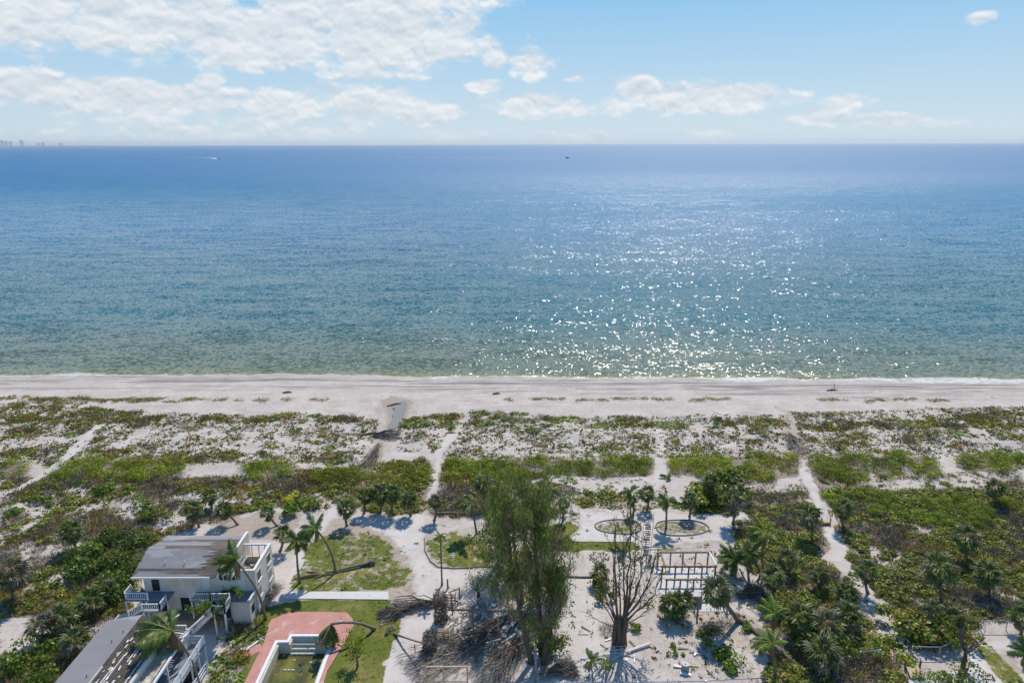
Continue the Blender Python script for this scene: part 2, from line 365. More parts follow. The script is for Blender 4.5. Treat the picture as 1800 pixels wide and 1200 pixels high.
# vegetation zones: polygon, {kind: per m2}, patch size, patch threshold
Z = [
 ('open', [(468,1262),(395,1262),(470,1080),(520,1040),(560,945),(600,900),(900,900),(1340,900),(1345,915),(1270,990),(1290,1060),(1380,1262)], dict(litter=1.6, tuft=.10), 4, .46),
 ('lots', [(400,890),(1345,890),(1400,1262),(395,1262)], dict(litter=.35), 9, .1),
 ('wreck', [(700,1030),(960,1030),(980,1262),(690,1262)], dict(litter=3.5), 5, .35),
 ('lotR', [(1190,960),(1345,940),(1380,1262),(1120,1262)], dict(litter=2.2, tuft=.5), 4, .42),
 ('duneL', [(0,714),(110,712),(240,724),(400,730),(664,736),(660,812),(0,812)], dict(oat=.34, vine=.07, dead=.22, tuft=4.0), 3.2, .55),
 ('duneLs', [(0,716),(110,716),(260,722),(180,762),(0,775)], dict(oat=.5, vine=.08, dead=.25, tuft=3), 3, .48),
 ('stripL', [(200,735),(420,727),(640,733),(640,741),(430,741),(230,752)], dict(oat=.7, dead=.6, vine=.12, tuft=2), 3, .43),
 ('duneC', [(700,738),(1390,728),(1400,806),(775,808),(700,790)], dict(oat=.28, vine=.10, dead=.2, tuft=4.2, low=.05), 3.2, .55),
 ('stripC', [(700,736),(810,722),(900,724),(960,730),(1150,736),(1390,736),(1390,750),(1150,752),(960,748),(700,750)], dict(vine=.5, low=.28, dead=.5, oat=.5), 3, .46),
 ('duneR', [(1395,726),(1800,712),(1800,800),(1410,806)], dict(oat=.34, vine=.07, dead=.25, tuft=4.0, low=.05), 3.2, .545),
 ('stripR', [(1400,742),(1640,735),(1800,718),(1800,752),(1650,752),(1400,756)], dict(oat=.6, dead=.5, vine=.1, tuft=2), 3, .46),
 ('midL', [(0,790),(640,795),(640,815),(0,815)], dict(oat=.6, tuft=3.2, vine=.12, low=.08, dead=.3), 3, .48),
 ('bandL', [(0,834),(640,838),(620,862),(0,856)], dict(dead=1.1, low=.30, oat=.7, tuft=2), 3, .28),
 ('scrubL', [(0,852),(620,855),(600,884),(560,905),(470,890),(395,915),(300,935),(235,1005),(0,1010)], dict(grape=.42, oat=.5, dead=1.1, tuft=2.8, low=.15), 3.0, .44),
 ('scrubL2', [(0,1000),(235,1005),(228,1085),(190,1090),(60,1262),(-60,1262),(-60,1000)], dict(grape=.9, low=.3, dead=1.3, oat=.6, tuft=2), 3.5, .36),
 ('sideL', [(-160,720),(0,714),(0,1262),(-160,1262)], dict(grape=.12, oat=.2, dead=.2), 4, .4),
 ('hedge1', [(170,955),(290,935),(232,1010),(225,1075),(170,1085),(120,1040)], dict(grape=.9, big=.14), 3, .2),
 ('olive', [(520,828),(655,818),(620,866),(560,862),(515,850)], dict(oat=1.3, low=.5, dead=.25), 3, .25),
 ('oliveC', [(640,812),(755,806),(757,850),(716,872),(610,870)], dict(oat=1.6, low=.3, vine=.3), 3, .2),
 ('oliveD', [(775,815),(900,812),(960,835),(900,852),(770,856)], dict(oat=1.5, low=.3, dead=.2), 3, .2),
 ('centre', [(600,862),(760,852),(762,890),(745,898),(700,905),(610,892)], dict(grape=1.0, low=.4, oat=.3), 3, .22),
 ('deadC', [(765,856),(880,850),(885,900),(800,908),(762,900)], dict(dead=1.3, grape=.25, oat=.4), 3, .25),
 ('green8', [(850,848),(1010,846),(1015,868),(960,885),(890,905)], dict(grape=.6, low=.35, dead=.4), 3, .28),
 ('pebC', [(950,836),(1160,842),(1180,872),(1000,884)], dict(tuft=3.4, vine=.12), 2, .35),
 ('rowC', [(1010,866),(1130,868),(1215,890),(1130,896),(1020,892)], dict(grape=.4, oat=.4, tuft=2, vine=.3), 3, .36),
 ('clumpR', [(1215,870),(1250,842),(1300,850),(1305,892),(1290,905),(1220,902)], dict(grape=1.2, big=.12), 3, .1),
 ('deadR', [(1290,860),(1440,845),(1436,880),(1360,905),(1310,905)], dict(dead=.8, low=.3, oat=.3, tuft=1), 3, .34),
 ('massR', [(1300,915),(1360,890),(1440,880),(1450,925),(1478,965),(1440,985),(1490,1010),(1520,1075),(1600,1150),(1590,1210),(1420,1262),(1350,1262),(1350,1120),(1330,1010),(1290,960)], dict(grape=1.35, low=.35, dead=1.1, oat=.5, tuft=1.5), 3.5, .27),
 ('massR2', [(1452,862),(1800,860),(1860,1080),(1720,1092),(1700,1130),(1600,1145),(1560,1065),(1500,1000),(1488,965)], dict(grape=1.25, low=.35, dead=1.2, oat=.7, tuft=2), 4, .30),
 ('sideR', [(1800,715),(1980,715),(1980,1262),(1850,1262),(1860,1080)], dict(grape=.15, low=.1, dead=.15), 3.5, .35),
 ('sparseR', [(1480,1005),(1530,1010),(1600,1060),(1640,1140),(1570,1150)], dict(vine=.12, dead=.3, tuft=1.4), 3, .42),
 ('midR', [(1400,840),(1800,825),(1800,868),(1440,872)], dict(dead=.4, oat=.4, tuft=1.5, low=.15), 4, .42),
 ('beachpatch', [(0,696),(120,696),(260,706),(120,712),(0,716)], dict(oat=.5, dead=.25), 2.5, .42),
 ('rough', [(1225,1000),(1310,990),(1330,1090),(1240,1110),(1200,1060)], dict(dead=.15, tuft=.6), 3, .4),
 ('poolbed', [(395,1130),(440,1070),(462,1090),(445,1130),(400,1230),(350,1262),(380,1180)], dict(dead=.7, oat=.5, vine=.4), 2, .3),
]
THICK = [([(0,814),(46,814),(50,830),(0,840)], 'dark green thicket at the left edge, seaward of the scrub'),
 ([(78,818),(130,812),(180,818),(175,838),(90,842)], 'olive thicket beside the sandy trail, left of the long green bank'),
 ([(150,816),(260,808),(330,804),(328,822),(270,844),(170,852)], 'long dark green bank of shrubs right of the sandy trail'),
 ([(428,820),(470,812),(522,814),(522,838),(440,844)], 'rounded dark green double thicket left of the storm washout'),
 ([(540,838),(600,826),(650,832),(620,852),(560,856)], 'low green thicket next to the lower end of the washout'),
 ([(655,826),(740,814),(754,826),(750,850),(670,858)], 'olive green thicket left of the forked white path'),
 ([(780,816),(880,808),(950,806),(950,830),(860,844),(776,846)], 'olive green bank of shrubs right of the forked white path'),
 ([(950,806),(1060,808),(1150,802),(1153,830),(1110,838),(1010,833),(950,832)], 'bright dark green bank of shrubs ending at the middle path'),
 ([(1175,808),(1230,800),(1290,802),(1290,846),(1240,838),(1175,832)], 'tall dark green bank right of the middle path'),
 ([(1290,804),(1345,800),(1402,804),(1410,830),(1350,846),(1296,850)], 'dark green bank left of the curving white path'),
 ([(1420,808),(1470,802),(1524,802),(1530,842),(1480,850),(1424,842)], 'dark green thicket right of the curving white path'),
 ([(1532,804),(1592,800),(1590,826),(1566,840),(1532,832)], 'green thicket between two larger thickets right of the curving path'),
 ([(1598,806),(1632,800),(1656,832),(1650,842),(1604,840)], 'small squarish dark thicket alone on white sand'),
 ([(1680,804),(1740,798),(1800,800),(1840,820),(1760,834),(1680,820)], 'dark green thicket in the dunes at the right edge'),
 ([(1452,872),(1540,866),(1560,880),(1550,905),(1470,905)], 'olive thicket right of the small wooden step on the curving path'),
 ([(1550,876),(1680,872),(1752,900),(1740,928),(1640,928),(1560,905)], 'broad smooth olive green thicket, largest on the right side'),
 ([(1755,880),(1820,870),(1840,910),(1760,910)], 'dark thicket beside a fan palm at the right edge')]

# ------------------------------------------------------------------ ground sheet
def graded(lo, hi, step, far_lo, far_hi, ratio=1.35):
    a = list(np.arange(lo, hi + 1e-6, step)); s = step; x = a[-1]
    while x < far_hi: s *= ratio; x += s; a.append(min(x, far_hi))
    s = step; x = a[0]; pre = []
    while x > far_lo: s *= ratio; x -= s; pre.append(max(x, far_lo))
    return np.array(pre[::-1] + a)
def grid_mesh(name, X, Y, Zf, m, drop=None, attrs=None):
    nx, ny = len(X), len(Y); XX, YY = np.meshgrid(X, Y); ZZ = Zf(XX, YY)
    V = np.stack([XX, YY, ZZ], -1).reshape(-1, 3).astype(np.float32)
    i = np.arange(ny - 1)[:, None] * nx + np.arange(nx - 1)[None, :]
    F = np.stack([i, i + 1, i + nx + 1, i + nx], -1).reshape(-1, 4)
    if drop is not None:
        cx = V[F][:, :, 0].mean(1); cyy = V[F][:, :, 1].mean(1); F = F[~drop(cx, cyy)]
    me = bpy.data.meshes.new(name); n = len(F)
    me.vertices.add(len(V)); me.vertices.foreach_set('co', V.reshape(-1))
    me.loops.add(n * 4); me.loops.foreach_set('vertex_index', F.reshape(-1).astype(np.int32))
    me.polygons.add(n); me.polygons.foreach_set('loop_start', np.arange(0, 4 * n, 4, dtype=np.int32))
    me.polygons.foreach_set('use_smooth', np.ones(n, bool)); me.update(calc_edges=True)
    for k, fn in (attrs or {}).items():
        ca = me.color_attributes.new(k, 'FLOAT_COLOR', 'POINT'); c = np.ones((len(V), 4), np.float32)
        c[:, :3] = fn(XX.reshape(-1), YY.reshape(-1)); ca.data.foreach_set('color', c.reshape(-1))
    me.materials.append(m)
    return me
PATCHES = [(170,701,120),(240,704,40),(247,700,18),(358,702,40),(185,703,30),(300,706,12),(460,703,12),(505,702,8),(560,702,14),(960,700,30),(1030,702,16),(1060,702,10),(1095,700,18),(1125,700,12),(1165,701,16),(1250,700,30),(1225,702,10),(1435,702,14),(1475,700,20),(1545,701,14),(1590,700,22),(1650,702,18),(1755,701,8),(1530,704,8),(330,700,10),(420,702,6),(890,702,10),(870,704,5)]
def maskA(x, y):
    u, v = uv(x, y)
    wx = (fbm(x, y, 2.6, 9) - .5) * 34; wy = (fbm(x, y, 2.4, 12) - .5) * 16
    g = np.maximum(mask_of(u + wx, v + wy, LAWN[:3], LAWN_D[:3]), mask_of(u + wx * .15, v + wy * .15, LAWN[3:], LAWN_D[3:])) * (.62 + .80 * fbm(x, y, 5.5, 33))
    g = np.maximum(g, mask_of(u + wx, v + wy, WEEDY) * (.18 + .5 * (fbm(x, y, 3, 20) - .35)))
    veg = np.zeros_like(x)
    for (nm, poly, kinds, ps, th) in Z:
        d = min(1, sum(kinds.get(k, 0) for k in ('grape', 'low', 'oat', 'dead', 'big')))
        veg = np.where(npoly(poly, u, v), np.maximum(veg, d * np.clip((fbm(x, y, ps, 1) - th) * 5 + .3, 0, 1)), veg)
    for poly, _ in THICK: veg = np.where(npoly(poly, u, v), 1.0, veg)
    ex = mask_of(u + wx * .5, v + wy * .5, PATHS, PATH_D); veg = veg * (1 - ex)
    dr = np.maximum(mask_of(u + wx * .15, v + wy * .15, DRIVE), .85 * mask_of(u + wx * .12, v + wy * .12, PATHS[:8]))
    return np.stack([g, veg, dr * (g < .2)], -1)
DIRT = [([(1046,922),(1072,914),(1110,914),(1129,926),(1120,937),(1084,937),(1052,931)], .8), ([(1153,926),(1160,917),(1220,915),(1247,926),(1240,935),(1210,941),(1165,939)], .8), ([(395,905),(520,900),(520,950),(380,950)], .75), ([(600,905),(700,915),(712,1010),(735,1060),(690,1080),(540,1050),(500,1040),(560,930)], .7), ([(740,935),(870,925),(900,1000),(760,1000)], .6),
 ([(1290,900),(1360,900),(1340,930),(1260,930)], .35), ([(1230,1060),(1340,1080),(1350,1140),(1190,1130)], .55), ([(975,1080),(1010,1085),(1005,1180),(960,1200)], .9),
 ([(780,1060),(960,1060),(960,1200),(700,1200)], .35), ([(690,1010),(735,1010),(720,1070),(680,1070)], .6), ([(1730,1150),(1800,1150),(1800,1190),(1760,1190)], .7),
 ([(640,700),(720,695),(730,720),(700,745),(680,790),(640,840),(600,870),(620,820),(660,770),(655,735)], .55), ([(1370,715),(1400,730),(1440,800),(1400,806),(1370,750)], .7),
 ([(1150,958),(1290,952),(1290,968),(1150,970)], .6), ([(600,1120),(650,1120),(650,1200),(600,1200)], .5)]
def maskB(x, y):
    u, v = uv(x, y); d = shore(x) - y
    wet = np.clip(1 - d / 2.2, 0, 1) * (d > -3)
    wrack = .42 * (d > 1) * (d < 13) + .17 * (d >= 13) * (d < 25) + np.exp(-((d - 5.0 - 1.2 * (vnoise(x, y * 0, 25, 3) - .5)) / 1.6) ** 2) * .45 + .3 * np.exp(-((d - 9.0) / 1.2) ** 2) * (vnoise(x, y, 14, 8) > .45)
    dirt = np.zeros_like(x)
    u = u + (fbm(x, y, 4, 50) - .5) * 60; v = v + (fbm(x, y, 4, 60) - .5) * 26
    for p, w in DIRT: dirt = np.where(npoly(p, u, v), np.maximum(dirt, w), dirt)
    u2, v2 = uv(x, y); u2 = u2 + (fbm(x, y, 3, 52) - .5) * 22; v2 = v2 + (fbm(x, y, 3, 62) - .5) * 10
    for p, w in (([(668,706),(690,697),(722,699),(724,714),(714,735),(712,752),(698,766),(680,776),(664,806),(640,826),(604,868),(596,866),(630,822),(650,796),(668,770),(678,750),(682,726)], .85),): dirt = np.where(npoly(p, u2, v2), np.maximum(dirt, w), dirt)
    return np.stack([wrack, dirt, wet], -1)
mG, b, pr, out = newmat('sandy_ground')
pos = b.n('ShaderNodeNewGeometry').outputs['Position']
aA = b.n('ShaderNodeVertexColor'); aA.layer_name = 'maskA'; sA = b.n('ShaderNodeSeparateColor'); b.L.new(aA.outputs[0], sA.inputs[0])
aB = b.n('ShaderNodeVertexColor'); aB.layer_name = 'maskB'; sB = b.n('ShaderNodeSeparateColor'); b.L.new(aB.outputs[0], sB.inputs[0])
nf = b.noise(pos, 1.3, 6, .7); nm = b.noise(pos, .22, 5, .6); nh = b.noise(pos, 5.0, 3, .6)
nst = b.noise(b.map(pos, scale=(.045, 1.7, 1), rot=(0, 0, .02)), 1.0, 5, .62)
sand = b.mix(b.ramp(nm, .3, .7), (.475, .41, .355), (.565, .50, .45))
sand = b.mix(b.ramp(nf, .48, .70, 0, .6), sand, (.345, .275, .215))
litter = b.mix(b.ramp(nh, .35, .65), (.155, .115, .075), (.37, .30, .235))
vegf = b.ramp(b.m('ADD', b.m('MULTIPLY', sA.outputs[1], .8), b.m('MULTIPLY', b.m('SUBTRACT', b.noise(pos, 2.6, 5, .75), .5), 2.2)), .25, .62, 0, .92)
c = b.mix(vegf, sand, litter)
dirt = b.mix(nf, (.27, .20, .145), (.42, .345, .28))
c = b.mix(b.ramp(b.m('ADD', sB.outputs[1], b.m('MULTIPLY', b.m('SUBTRACT', nf, .5), .9)), .3, .9, 0, .85), c, dirt)
drv = b.mix(b.ramp(nm, .3, .7), (.53, .475, .425), (.61, .56, .51)); drv = b.mix(b.ramp(nh, .55, .75, 0, .35), drv, (.45, .40, .35))
c = b.mix(b.m('MULTIPLY', sA.outputs[2], b.ramp(nf, .25, .45)), c, drv)
gr = b.mix(nf, (.085, .115, .018), (.17, .185, .04)); gr = b.mix(b.ramp(nm, .45, .7), gr, (.24, .21, .07))
gf = b.ramp(b.m('ADD', sA.outputs[0], b.m('MULTIPLY', b.m('SUBTRACT', b.noise(pos, .9, 7, .75), .5), 2.0)), .42, .62)
c = b.mix(gf, c, gr)
wr = b.ramp(b.m('ADD', b.m('MULTIPLY', sB.outputs[0], .7), b.m('MULTIPLY', b.m('SUBTRACT', nst, .5), 3.2)), .30, .75, 0, .8)
wr = b.m('MULTIPLY', wr, b.ramp(sB.outputs[0], .04, .3))
c = b.mix(wr, c, (.17, .155, .15))
c = b.mix(b.m('MULTIPLY', sB.outputs[2], .35), c, (.36, .34, .31))
b.L.new(c, pr.inputs['Base Color']); pr.inputs['Roughness'].default_value = .95; pr.inputs['Specular IOR Level'].default_value = .1
bp = b.n('ShaderNodeBump'); bp.inputs['Strength'].default_value = .55; bp.inputs['Distance'].default_value = .12
b.L.new(b.m('ADD', nf, b.m('MULTIPLY', nh, .4)), bp.inputs['Height']); b.L.new(bp.outputs[0], pr.inputs['Normal'])
PX0, PX1, PY0, PY1 = -27.35, -20.6, 52.0, 66.0
GX = graded(-150, 150, .45, -42000, 42000, 1.3); GY = graded(52, 172, .4, -3000, 400, 1.3)
def dropf(x, y): return ((x > PX0 - .35) & (x < PX1 + .35) & (y > PY0 - .3) & (y < PY1 + .45)) | ((x > -26.2) & (x < -21.9) & (y > 65) & (y < 67.4))
g = link('ground', grid_mesh('ground', GX, GY, lambda x, y: hgt(x, y) - .004, mG, dropf, dict(maskA=maskA, maskB=maskB)))
tag(g, 'pale sandy ground with dunes, lawns and beach', kind='structure')

# ------------------------------------------------------------------ sea
mS, b, pr, out = newmat('sea_water')
pos = b.n('ShaderNodeNewGeometry').outputs['Position']
sp = b.n('ShaderNodeSeparateXYZ'); b.L.new(pos, sp.inputs[0])
off = b.m('SUBTRACT', b.m('ADD', sp.outputs[1], b.m('MULTIPLY', sp.outputs[0], .022)), 159.0)
big = b.noise(b.map(pos, scale=(.0022, .006, 1)), 1.0, 3)
offn = b.m('ADD', off, b.m('MULTIPLY', b.m('SUBTRACT', b.noise(b.map(pos, scale=(.02, .15, 1)), 1.0, 4), .5), 10.0))
c = b.mix(b.ramp(offn, -2, 9), (.22, .215, .08), (.115, .14, .085))
c = b.mix(b.ramp(offn, 4, 70), c, (.024, .115, .13))
c = b.mix(b.ramp(off, 50, 330), c, (.001, .135, .27))
c = b.mix(b.ramp(off, 250, 1600), c, (.0005, .135, .31))
c = b.mix(b.ramp(big, .42, .7, 0, .22), c, (.01, .15, .24))
# foam where the water runs up the sand
fn = b.m('ADD', off, b.m('MULTIPLY', b.m('SUBTRACT', b.noise(b.map(pos, scale=(.05, .05, 1)), 1.0, 6, .65), .5), 9.0))
foam = b.m('MULTIPLY', b.ramp(fn, 2.4, .6, 0, .75), b.ramp(b.noise(b.map(pos, scale=(.35, 1.4, 1)), 1.0, 5, .7), .30, .50))
c = b.mix(foam, c, (.72, .71, .68))
b.L.new(c, pr.inputs['Base Color'])
pr.inputs['IOR'].default_value = 1.333; b.L.new(b.ramp(off, 100, 1500, .58, 1.0), pr.inputs['Specular IOR Level'])
b.L.new(b.m('ADD', b.ramp(off, 0, 1500, .115, .66), b.m('MULTIPLY', foam, .6)), pr.inputs['Roughness'])
# wave slopes: swell, chop and ripples as slope fields
def slope(scale, amp, rot=0.0, st=(1, 1, 1), det=2):
    q = b.map(pos, scale=st, rot=(0, 0, rot))
    n = b.noise(q, scale, det, .55, out='Color')
    return b.v('MULTIPLY', b.v('SUBTRACT', n, (.5, .5, .5)), (amp * .70, amp, 0.0))
s1 = slope(.11, .9, .10, (.35, 1.3, 1)); s2 = slope(.6, 1.3, .16, (.45, 1.35, 1)); s3 = slope(1.5, 2.7, -.1, (.75, 1.1, 1), 3)
sl = b.v('ADD', b.v('ADD', s1, s2), s3)
gust = b.ramp(b.noise(b.map(pos, scale=(.004, .02, 1)), 1.0, 4), .3, .7, .72, 1.15)
gust = b.m('MULTIPLY', gust, b.ramp(off, 0, 900, .80, 1.02, 'LINEAR'))
scl = b.n('ShaderNodeVectorMath', operation='SCALE'); b.L.new(sl, scl.inputs[0]); b.L.new(gust, scl.inputs['Scale'])
nn = b.v('NORMALIZE', b.v('ADD', scl.outputs[0], (0, 0, 1)))
b.L.new(nn, pr.inputs['Normal'])
SX = graded(-260, 260, 6, -42000, 42000, 1.25); SY = graded(150, 420, 3, 140, 42000, 1.2)
sea = link('sea', grid_mesh('sea', SX, SY, lambda x, y: np.full_like(x, -.55) + .06 * np.clip((y - 170) / 40, 0, 1) * (vnoise(x, y, 7, 3) - .5), mS))
tag(sea, 'blue green sea glittering in the sun up to the horizon', kind='structure')

# ------------------------------------------------------------------ leaf clump prototypes (numpy)
def unit(n, g=rng):
    v = g.normal(size=(n, 3)); return v / np.linalg.norm(v, axis=1, keepdims=True)
PAL = {
 'grape': ([(.10,.14,.025),(.15,.19,.035),(.065,.095,.02),(.20,.22,.05),(.24,.19,.04),(.25,.15,.07),(.22,.18,.12)], [.29,.27,.18,.12,.04,.03,.07]),
 'big': ([(.05,.085,.02),(.075,.115,.025),(.11,.15,.03),(.04,.06,.018)], [.35,.3,.15,.2]),
 'low': ([(.10,.15,.03),(.075,.12,.02),(.13,.16,.04)], [.4,.35,.25]),
 'vine': ([(.14,.20,.045),(.11,.17,.035),(.19,.22,.07)], [.4,.4,.2]),
 'oat': ([(.15,.14,.045),(.19,.165,.07),(.115,.125,.035),(.24,.20,.11)], [.3,.25,.3,.15]),
 'dead': ([(.22,.17,.125),(.29,.235,.185),(.14,.105,.075),(.38,.32,.26)], [.35,.3,.2,.15]),
 'tuft': ([(.11,.105,.045),(.085,.095,.03),(.14,.10,.065),(.11,.15,.035)], [.3,.25,.27,.18]),
 'thick': ([(.09,.13,.012),(.12,.155,.016),(.065,.095,.010),(.15,.165,.025),(.16,.13,.05)], [.32,.28,.2,.12,.08]),
 'cas': ([(.085,.12,.028),(.12,.15,.035),(.06,.085,.025),(.14,.13,.06)], [.35,.3,.2,.15]),
 'yellow': ([(.45,.42,.02),(.35,.35,.03),(.10,.15,.02)], [.5,.3,.2]),
 'bright': ([(.11,.18,.03),(.15,.22,.04),(.08,.13,.02)], [.4,.3,.3]),
 'lawn': ([(.10,.15,.025),(.13,.18,.03),(.17,.19,.05),(.08,.13,.02)], [.3,.3,.2,.2]),
}
WARM = np.array([1.08, .96, .55])
PB = {'lawn': 1.0, 'dead': 1.2, 'grape': 1.55, 'thick': 2.15, 'cas': 1.4, 'oat': 1.6, 'big': 1.5, 'low': 1.45}
def pcol(kind, n, g=rng):
    c, w = PAL[kind]; c = np.array(c)[g.choice(len(c), n, p=np.array(w) / sum(w))]
    return c * (0.45 + 1.1 * g.random((n, 1)) ** 1.2) * PB.get(kind, 1.25) * (WARM if kind not in ('dead', 'lawn', 'yellow', 'cas') else 1)
def cards(C, D, N, L, Wd):
    """diamond leaf cards: centre C, long axis D, normal N"""
    S = np.cross(D, N); S /= np.linalg.norm(S, axis=1, keepdims=True) + 1e-9
    L = L[:, None] / 2; Wd = Wd[:, None] / 2
    return np.stack([C - D * L, C + S * Wd - D * L * .1, C + D * L, C - S * Wd - D * L * .1], 1)
def bush(kind, n, g=rng):
    """unit bush: radius about 1, height about 1"""
    if kind in ('grape', 'big', 'low', 'thick', 'bright', 'yellow'):
        # several lobes give an uneven outline
        k = 5; lc = np.c_[g.normal(size=(k, 2)) * .42, g.random(k) * .35 + .25]; lr = .32 + .3 * g.random(k)
        i = g.integers(0, k, n); d = unit(n, g); d[:, 2] = np.abs(d[:, 2]) * .9 - .15
        P = lc[i] + d * (lr[i] * (.55 + .5 * g.random(n)))[:, None]; P[:, 2] = np.abs(P[:, 2])
        N = d + unit(n, g) * .7 + (0, 0, .35); N /= np.linalg.norm(N, axis=1, keepdims=True)
        D = np.cross(N, unit(n, g)); D /= np.linalg.norm(D, axis=1, keepdims=True)
        s = {'grape': .19, 'big': .13, 'low': .16, 'thick': .10, 'bright': .22, 'yellow': .2}[kind] * (250 / n) ** .42
        V = cards(P, D, N, s * (.6 + .8 * g.random(n)) * 1.25, s * (.6 + .6 * g.random(n)))
    elif kind == 'vine':
        r = np.sqrt(g.random(n)); a = g.random(n) * 6.283; P = np.c_[r * np.cos(a), r * np.sin(a), .12 + .3 * g.random(n) * (1 - r * .5)]
        N = unit(n, g) * .6 + (0, 0, 1); N /= np.linalg.norm(N, axis=1, keepdims=True)
        D = np.cross(N, unit(n, g)); D /= np.linalg.norm(D, axis=1, keepdims=True)
        s = .34 * (60 / n) ** .4; V = cards(P, D, N, s * (.6 + .8 * g.random(n)), s * (.6 + .5 * g.random(n)))
    else:
        # upright or sprawling blades and twigs
        r = np.sqrt(g.random(n)) * (.75 if kind != 'tuft' else .5); a = g.random(n) * 6.283
        base = np.c_[r * np.cos(a), r * np.sin(a), np.zeros(n)]
        D = base * .9 + unit(n, g) * (.5 if kind != 'dead' else .75); D[:, 2] = np.abs(D[:, 2]) + (.55 if kind != 'dead' else .25)
        D /= np.linalg.norm(D, axis=1, keepdims=True)
        L = (.55 + .6 * g.random(n)) * (.9 if kind == 'dead' else .75)
        N = np.cross(D, unit(n, g)); N /= np.linalg.norm(N, axis=1, keepdims=True)
        w = {'oat': .13, 'dead': .06, 'tuft': .20, 'lawn': .16}.get(kind, .1) * (60 / n) ** .4
        V = cards(base + D * (L * .5)[:, None], D, N, L, w * (.6 + .8 * g.random(n)))
        V[..., 2] = np.maximum(V[..., 2], .01)
    return V, pcol(kind, n, g)
PROTO = {}
def proto(kind, lod):
    key = (kind, lod)
    if key not in PROTO:
        n = {'grape': (170, 100), 'big': (420, 220), 'low': (150, 80), 'vine': (46, 26), 'oat': (60, 34), 'creep': (30, 16), 'litter': (7, 5), 'dead': (90, 50), 'tuft': (9, 6), 'lawn': (7, 7), 'thick': (420, 230)}[kind][lod]
        PROTO[key] = [bush({'creep': 'dead', 'litter': 'dead'}.get(kind, kind), n) for _ in range(5)]
        if kind == 'creep': PROTO[key] = [(V_, pcol('oat', len(V_)) * .8) for V_, _ in PROTO[key]]
    return PROTO[key]
SCL = {'grape': (.5, 1.25, .66), 'big': (2.2, 3.1, 1.0), 'low': (.6, 1.2, .6), 'vine': (.7, 1.5, .55), 'oat': (.6, 1.15, .75), 'creep': (.5, 1.1, .4), 'litter': (.12, .42, .45), 'dead': (.7, 1.5, .7), 'tuft': (.26, .6, .7), 'lawn': (.14, .26, .8)}
def scatter(kind, pts, scl=None, lod=None, sc=None):
    """merge transformed prototypes at ground points -> (V, C)"""
    if len(pts) == 0: return np.zeros((0, 4, 3)), np.zeros((0, 3))
    lo, hi, zr = SCL[kind] if scl is None else scl
    s = lo + (hi - lo) * rng.random(len(pts)) ** 1.5; a = rng.random(len(pts)) * 6.283; which = rng.integers(0, 5, len(pts))
    if lod is None: lod = (pts[:, 1] > 96).astype(int)
    else: lod = np.full(len(pts), lod)
    z = hgt(pts[:, 0], pts[:, 1]); VV = []; CC = []
    for L in (0, 1):
        for w in range(5):
            sel = np.where((which == w) & (lod == L))[0]
            if not len(sel): continue
            V, C = proto(kind, L)[w]
            ca, sa = np.cos(a[sel]), np.sin(a[sel]); S = s[sel][:, None, None]
            x = V[None, ..., 0]; y = V[None, ..., 1]
            ca = ca[:, None, None]; sa = sa[:, None, None]
            X = (x * ca - y * sa) * S + pts[sel, 0][:, None, None]; Y = (x * sa + y * ca) * S + pts[sel, 1][:, None, None]
            Zz = V[None, ..., 2] * S * zr * (.8 + .4 * rng.random(len(sel)))[:, None, None] + z[sel][:, None, None] - .03
            VV.append(np.stack([X, Y, Zz], -1).reshape(-1, 4, 3))
            tint = (.62 + .76 * rng.random((len(sel), 1, 1))) * (1 + (rng.random((len(sel), 1, 3)) - .5) * np.array([.22, .08, .1]))
            CC.append((C[None] * tint).reshape(-1, 3))
    return np.concatenate(VV), np.concatenate(CC)
def rand_in(poly, dens):
    W_ = [G(*p) for p in poly]; xs = [p.x for p in W_]; ys = [p.y for p in W_]
    n = int((max(xs) - min(xs)) * (max(ys) - min(ys)) * dens)
    x = min(xs) + rng.random(n) * (max(xs) - min(xs)); y = min(ys) + rng.random(n) * (max(ys) - min(ys))
    u, v = uv(x, y); ok = npoly(poly, u, v)
    return x[ok], y[ok]
def pathmask(x, y, q):
    m = mask_of(*uv(x, y), PATHS, PATH_D)
    for dx, dy in ((q, 0), (-q, 0), (0, q * .6), (0, -q * .6)): m = np.maximum(m, mask_of(*uv(x + dx, y + dy), PATHS, PATH_D))
    return m
acc = {k: [] for k in SCL}
for nm, poly, kinds, ps, th in Z:
    for k, d in kinds.items():
        x, y = rand_in(poly, d)
        if not len(x): continue
        u, v = uv(x, y)
        seed = 1 if k in ('grape', 'low', 'oat', 'big') else (3 if k == 'dead' else 5)
        keep = (fbm(x, y, ps, 1) * .75 + fbm(x, y, ps * .6, seed + 30) * .25 + rng.normal(size=len(x)) * .05) > (th + .02 if k != 'tuft' else th - .14)
        if k in ('grape', 'low') and nm not in ('centre', 'clumpR', 'hedge1'): keep &= fbm(x, y, 5, 71) < .60 + rng.normal(size=len(x)) * .05
        if k == 'dead': keep &= (fbm(x, y, 5, 71) > .50 + rng.normal(size=len(x)) * .06) | (nm in ('deadC', 'deadR'))
        ex = pathmask(x, y, .95 if k not in ('tuft', 'vine') else .3); keep &= rng.random(len(x)) > ex * 1.05
        keep &= ~npoly(H1FP, u, v) & ~npoly(H2FP, u, v)
        if nm not in ('rough', 'poolbed', 'centre', 'deadC', 'green8', 'rowC', 'clumpR', 'hedge1', 'massR', 'open', 'lots', 'wreck', 'lotR'): keep &= ~npoly(OPEN, u, v)
        acc[k].append(np.stack([x[keep], y[keep]], 1))
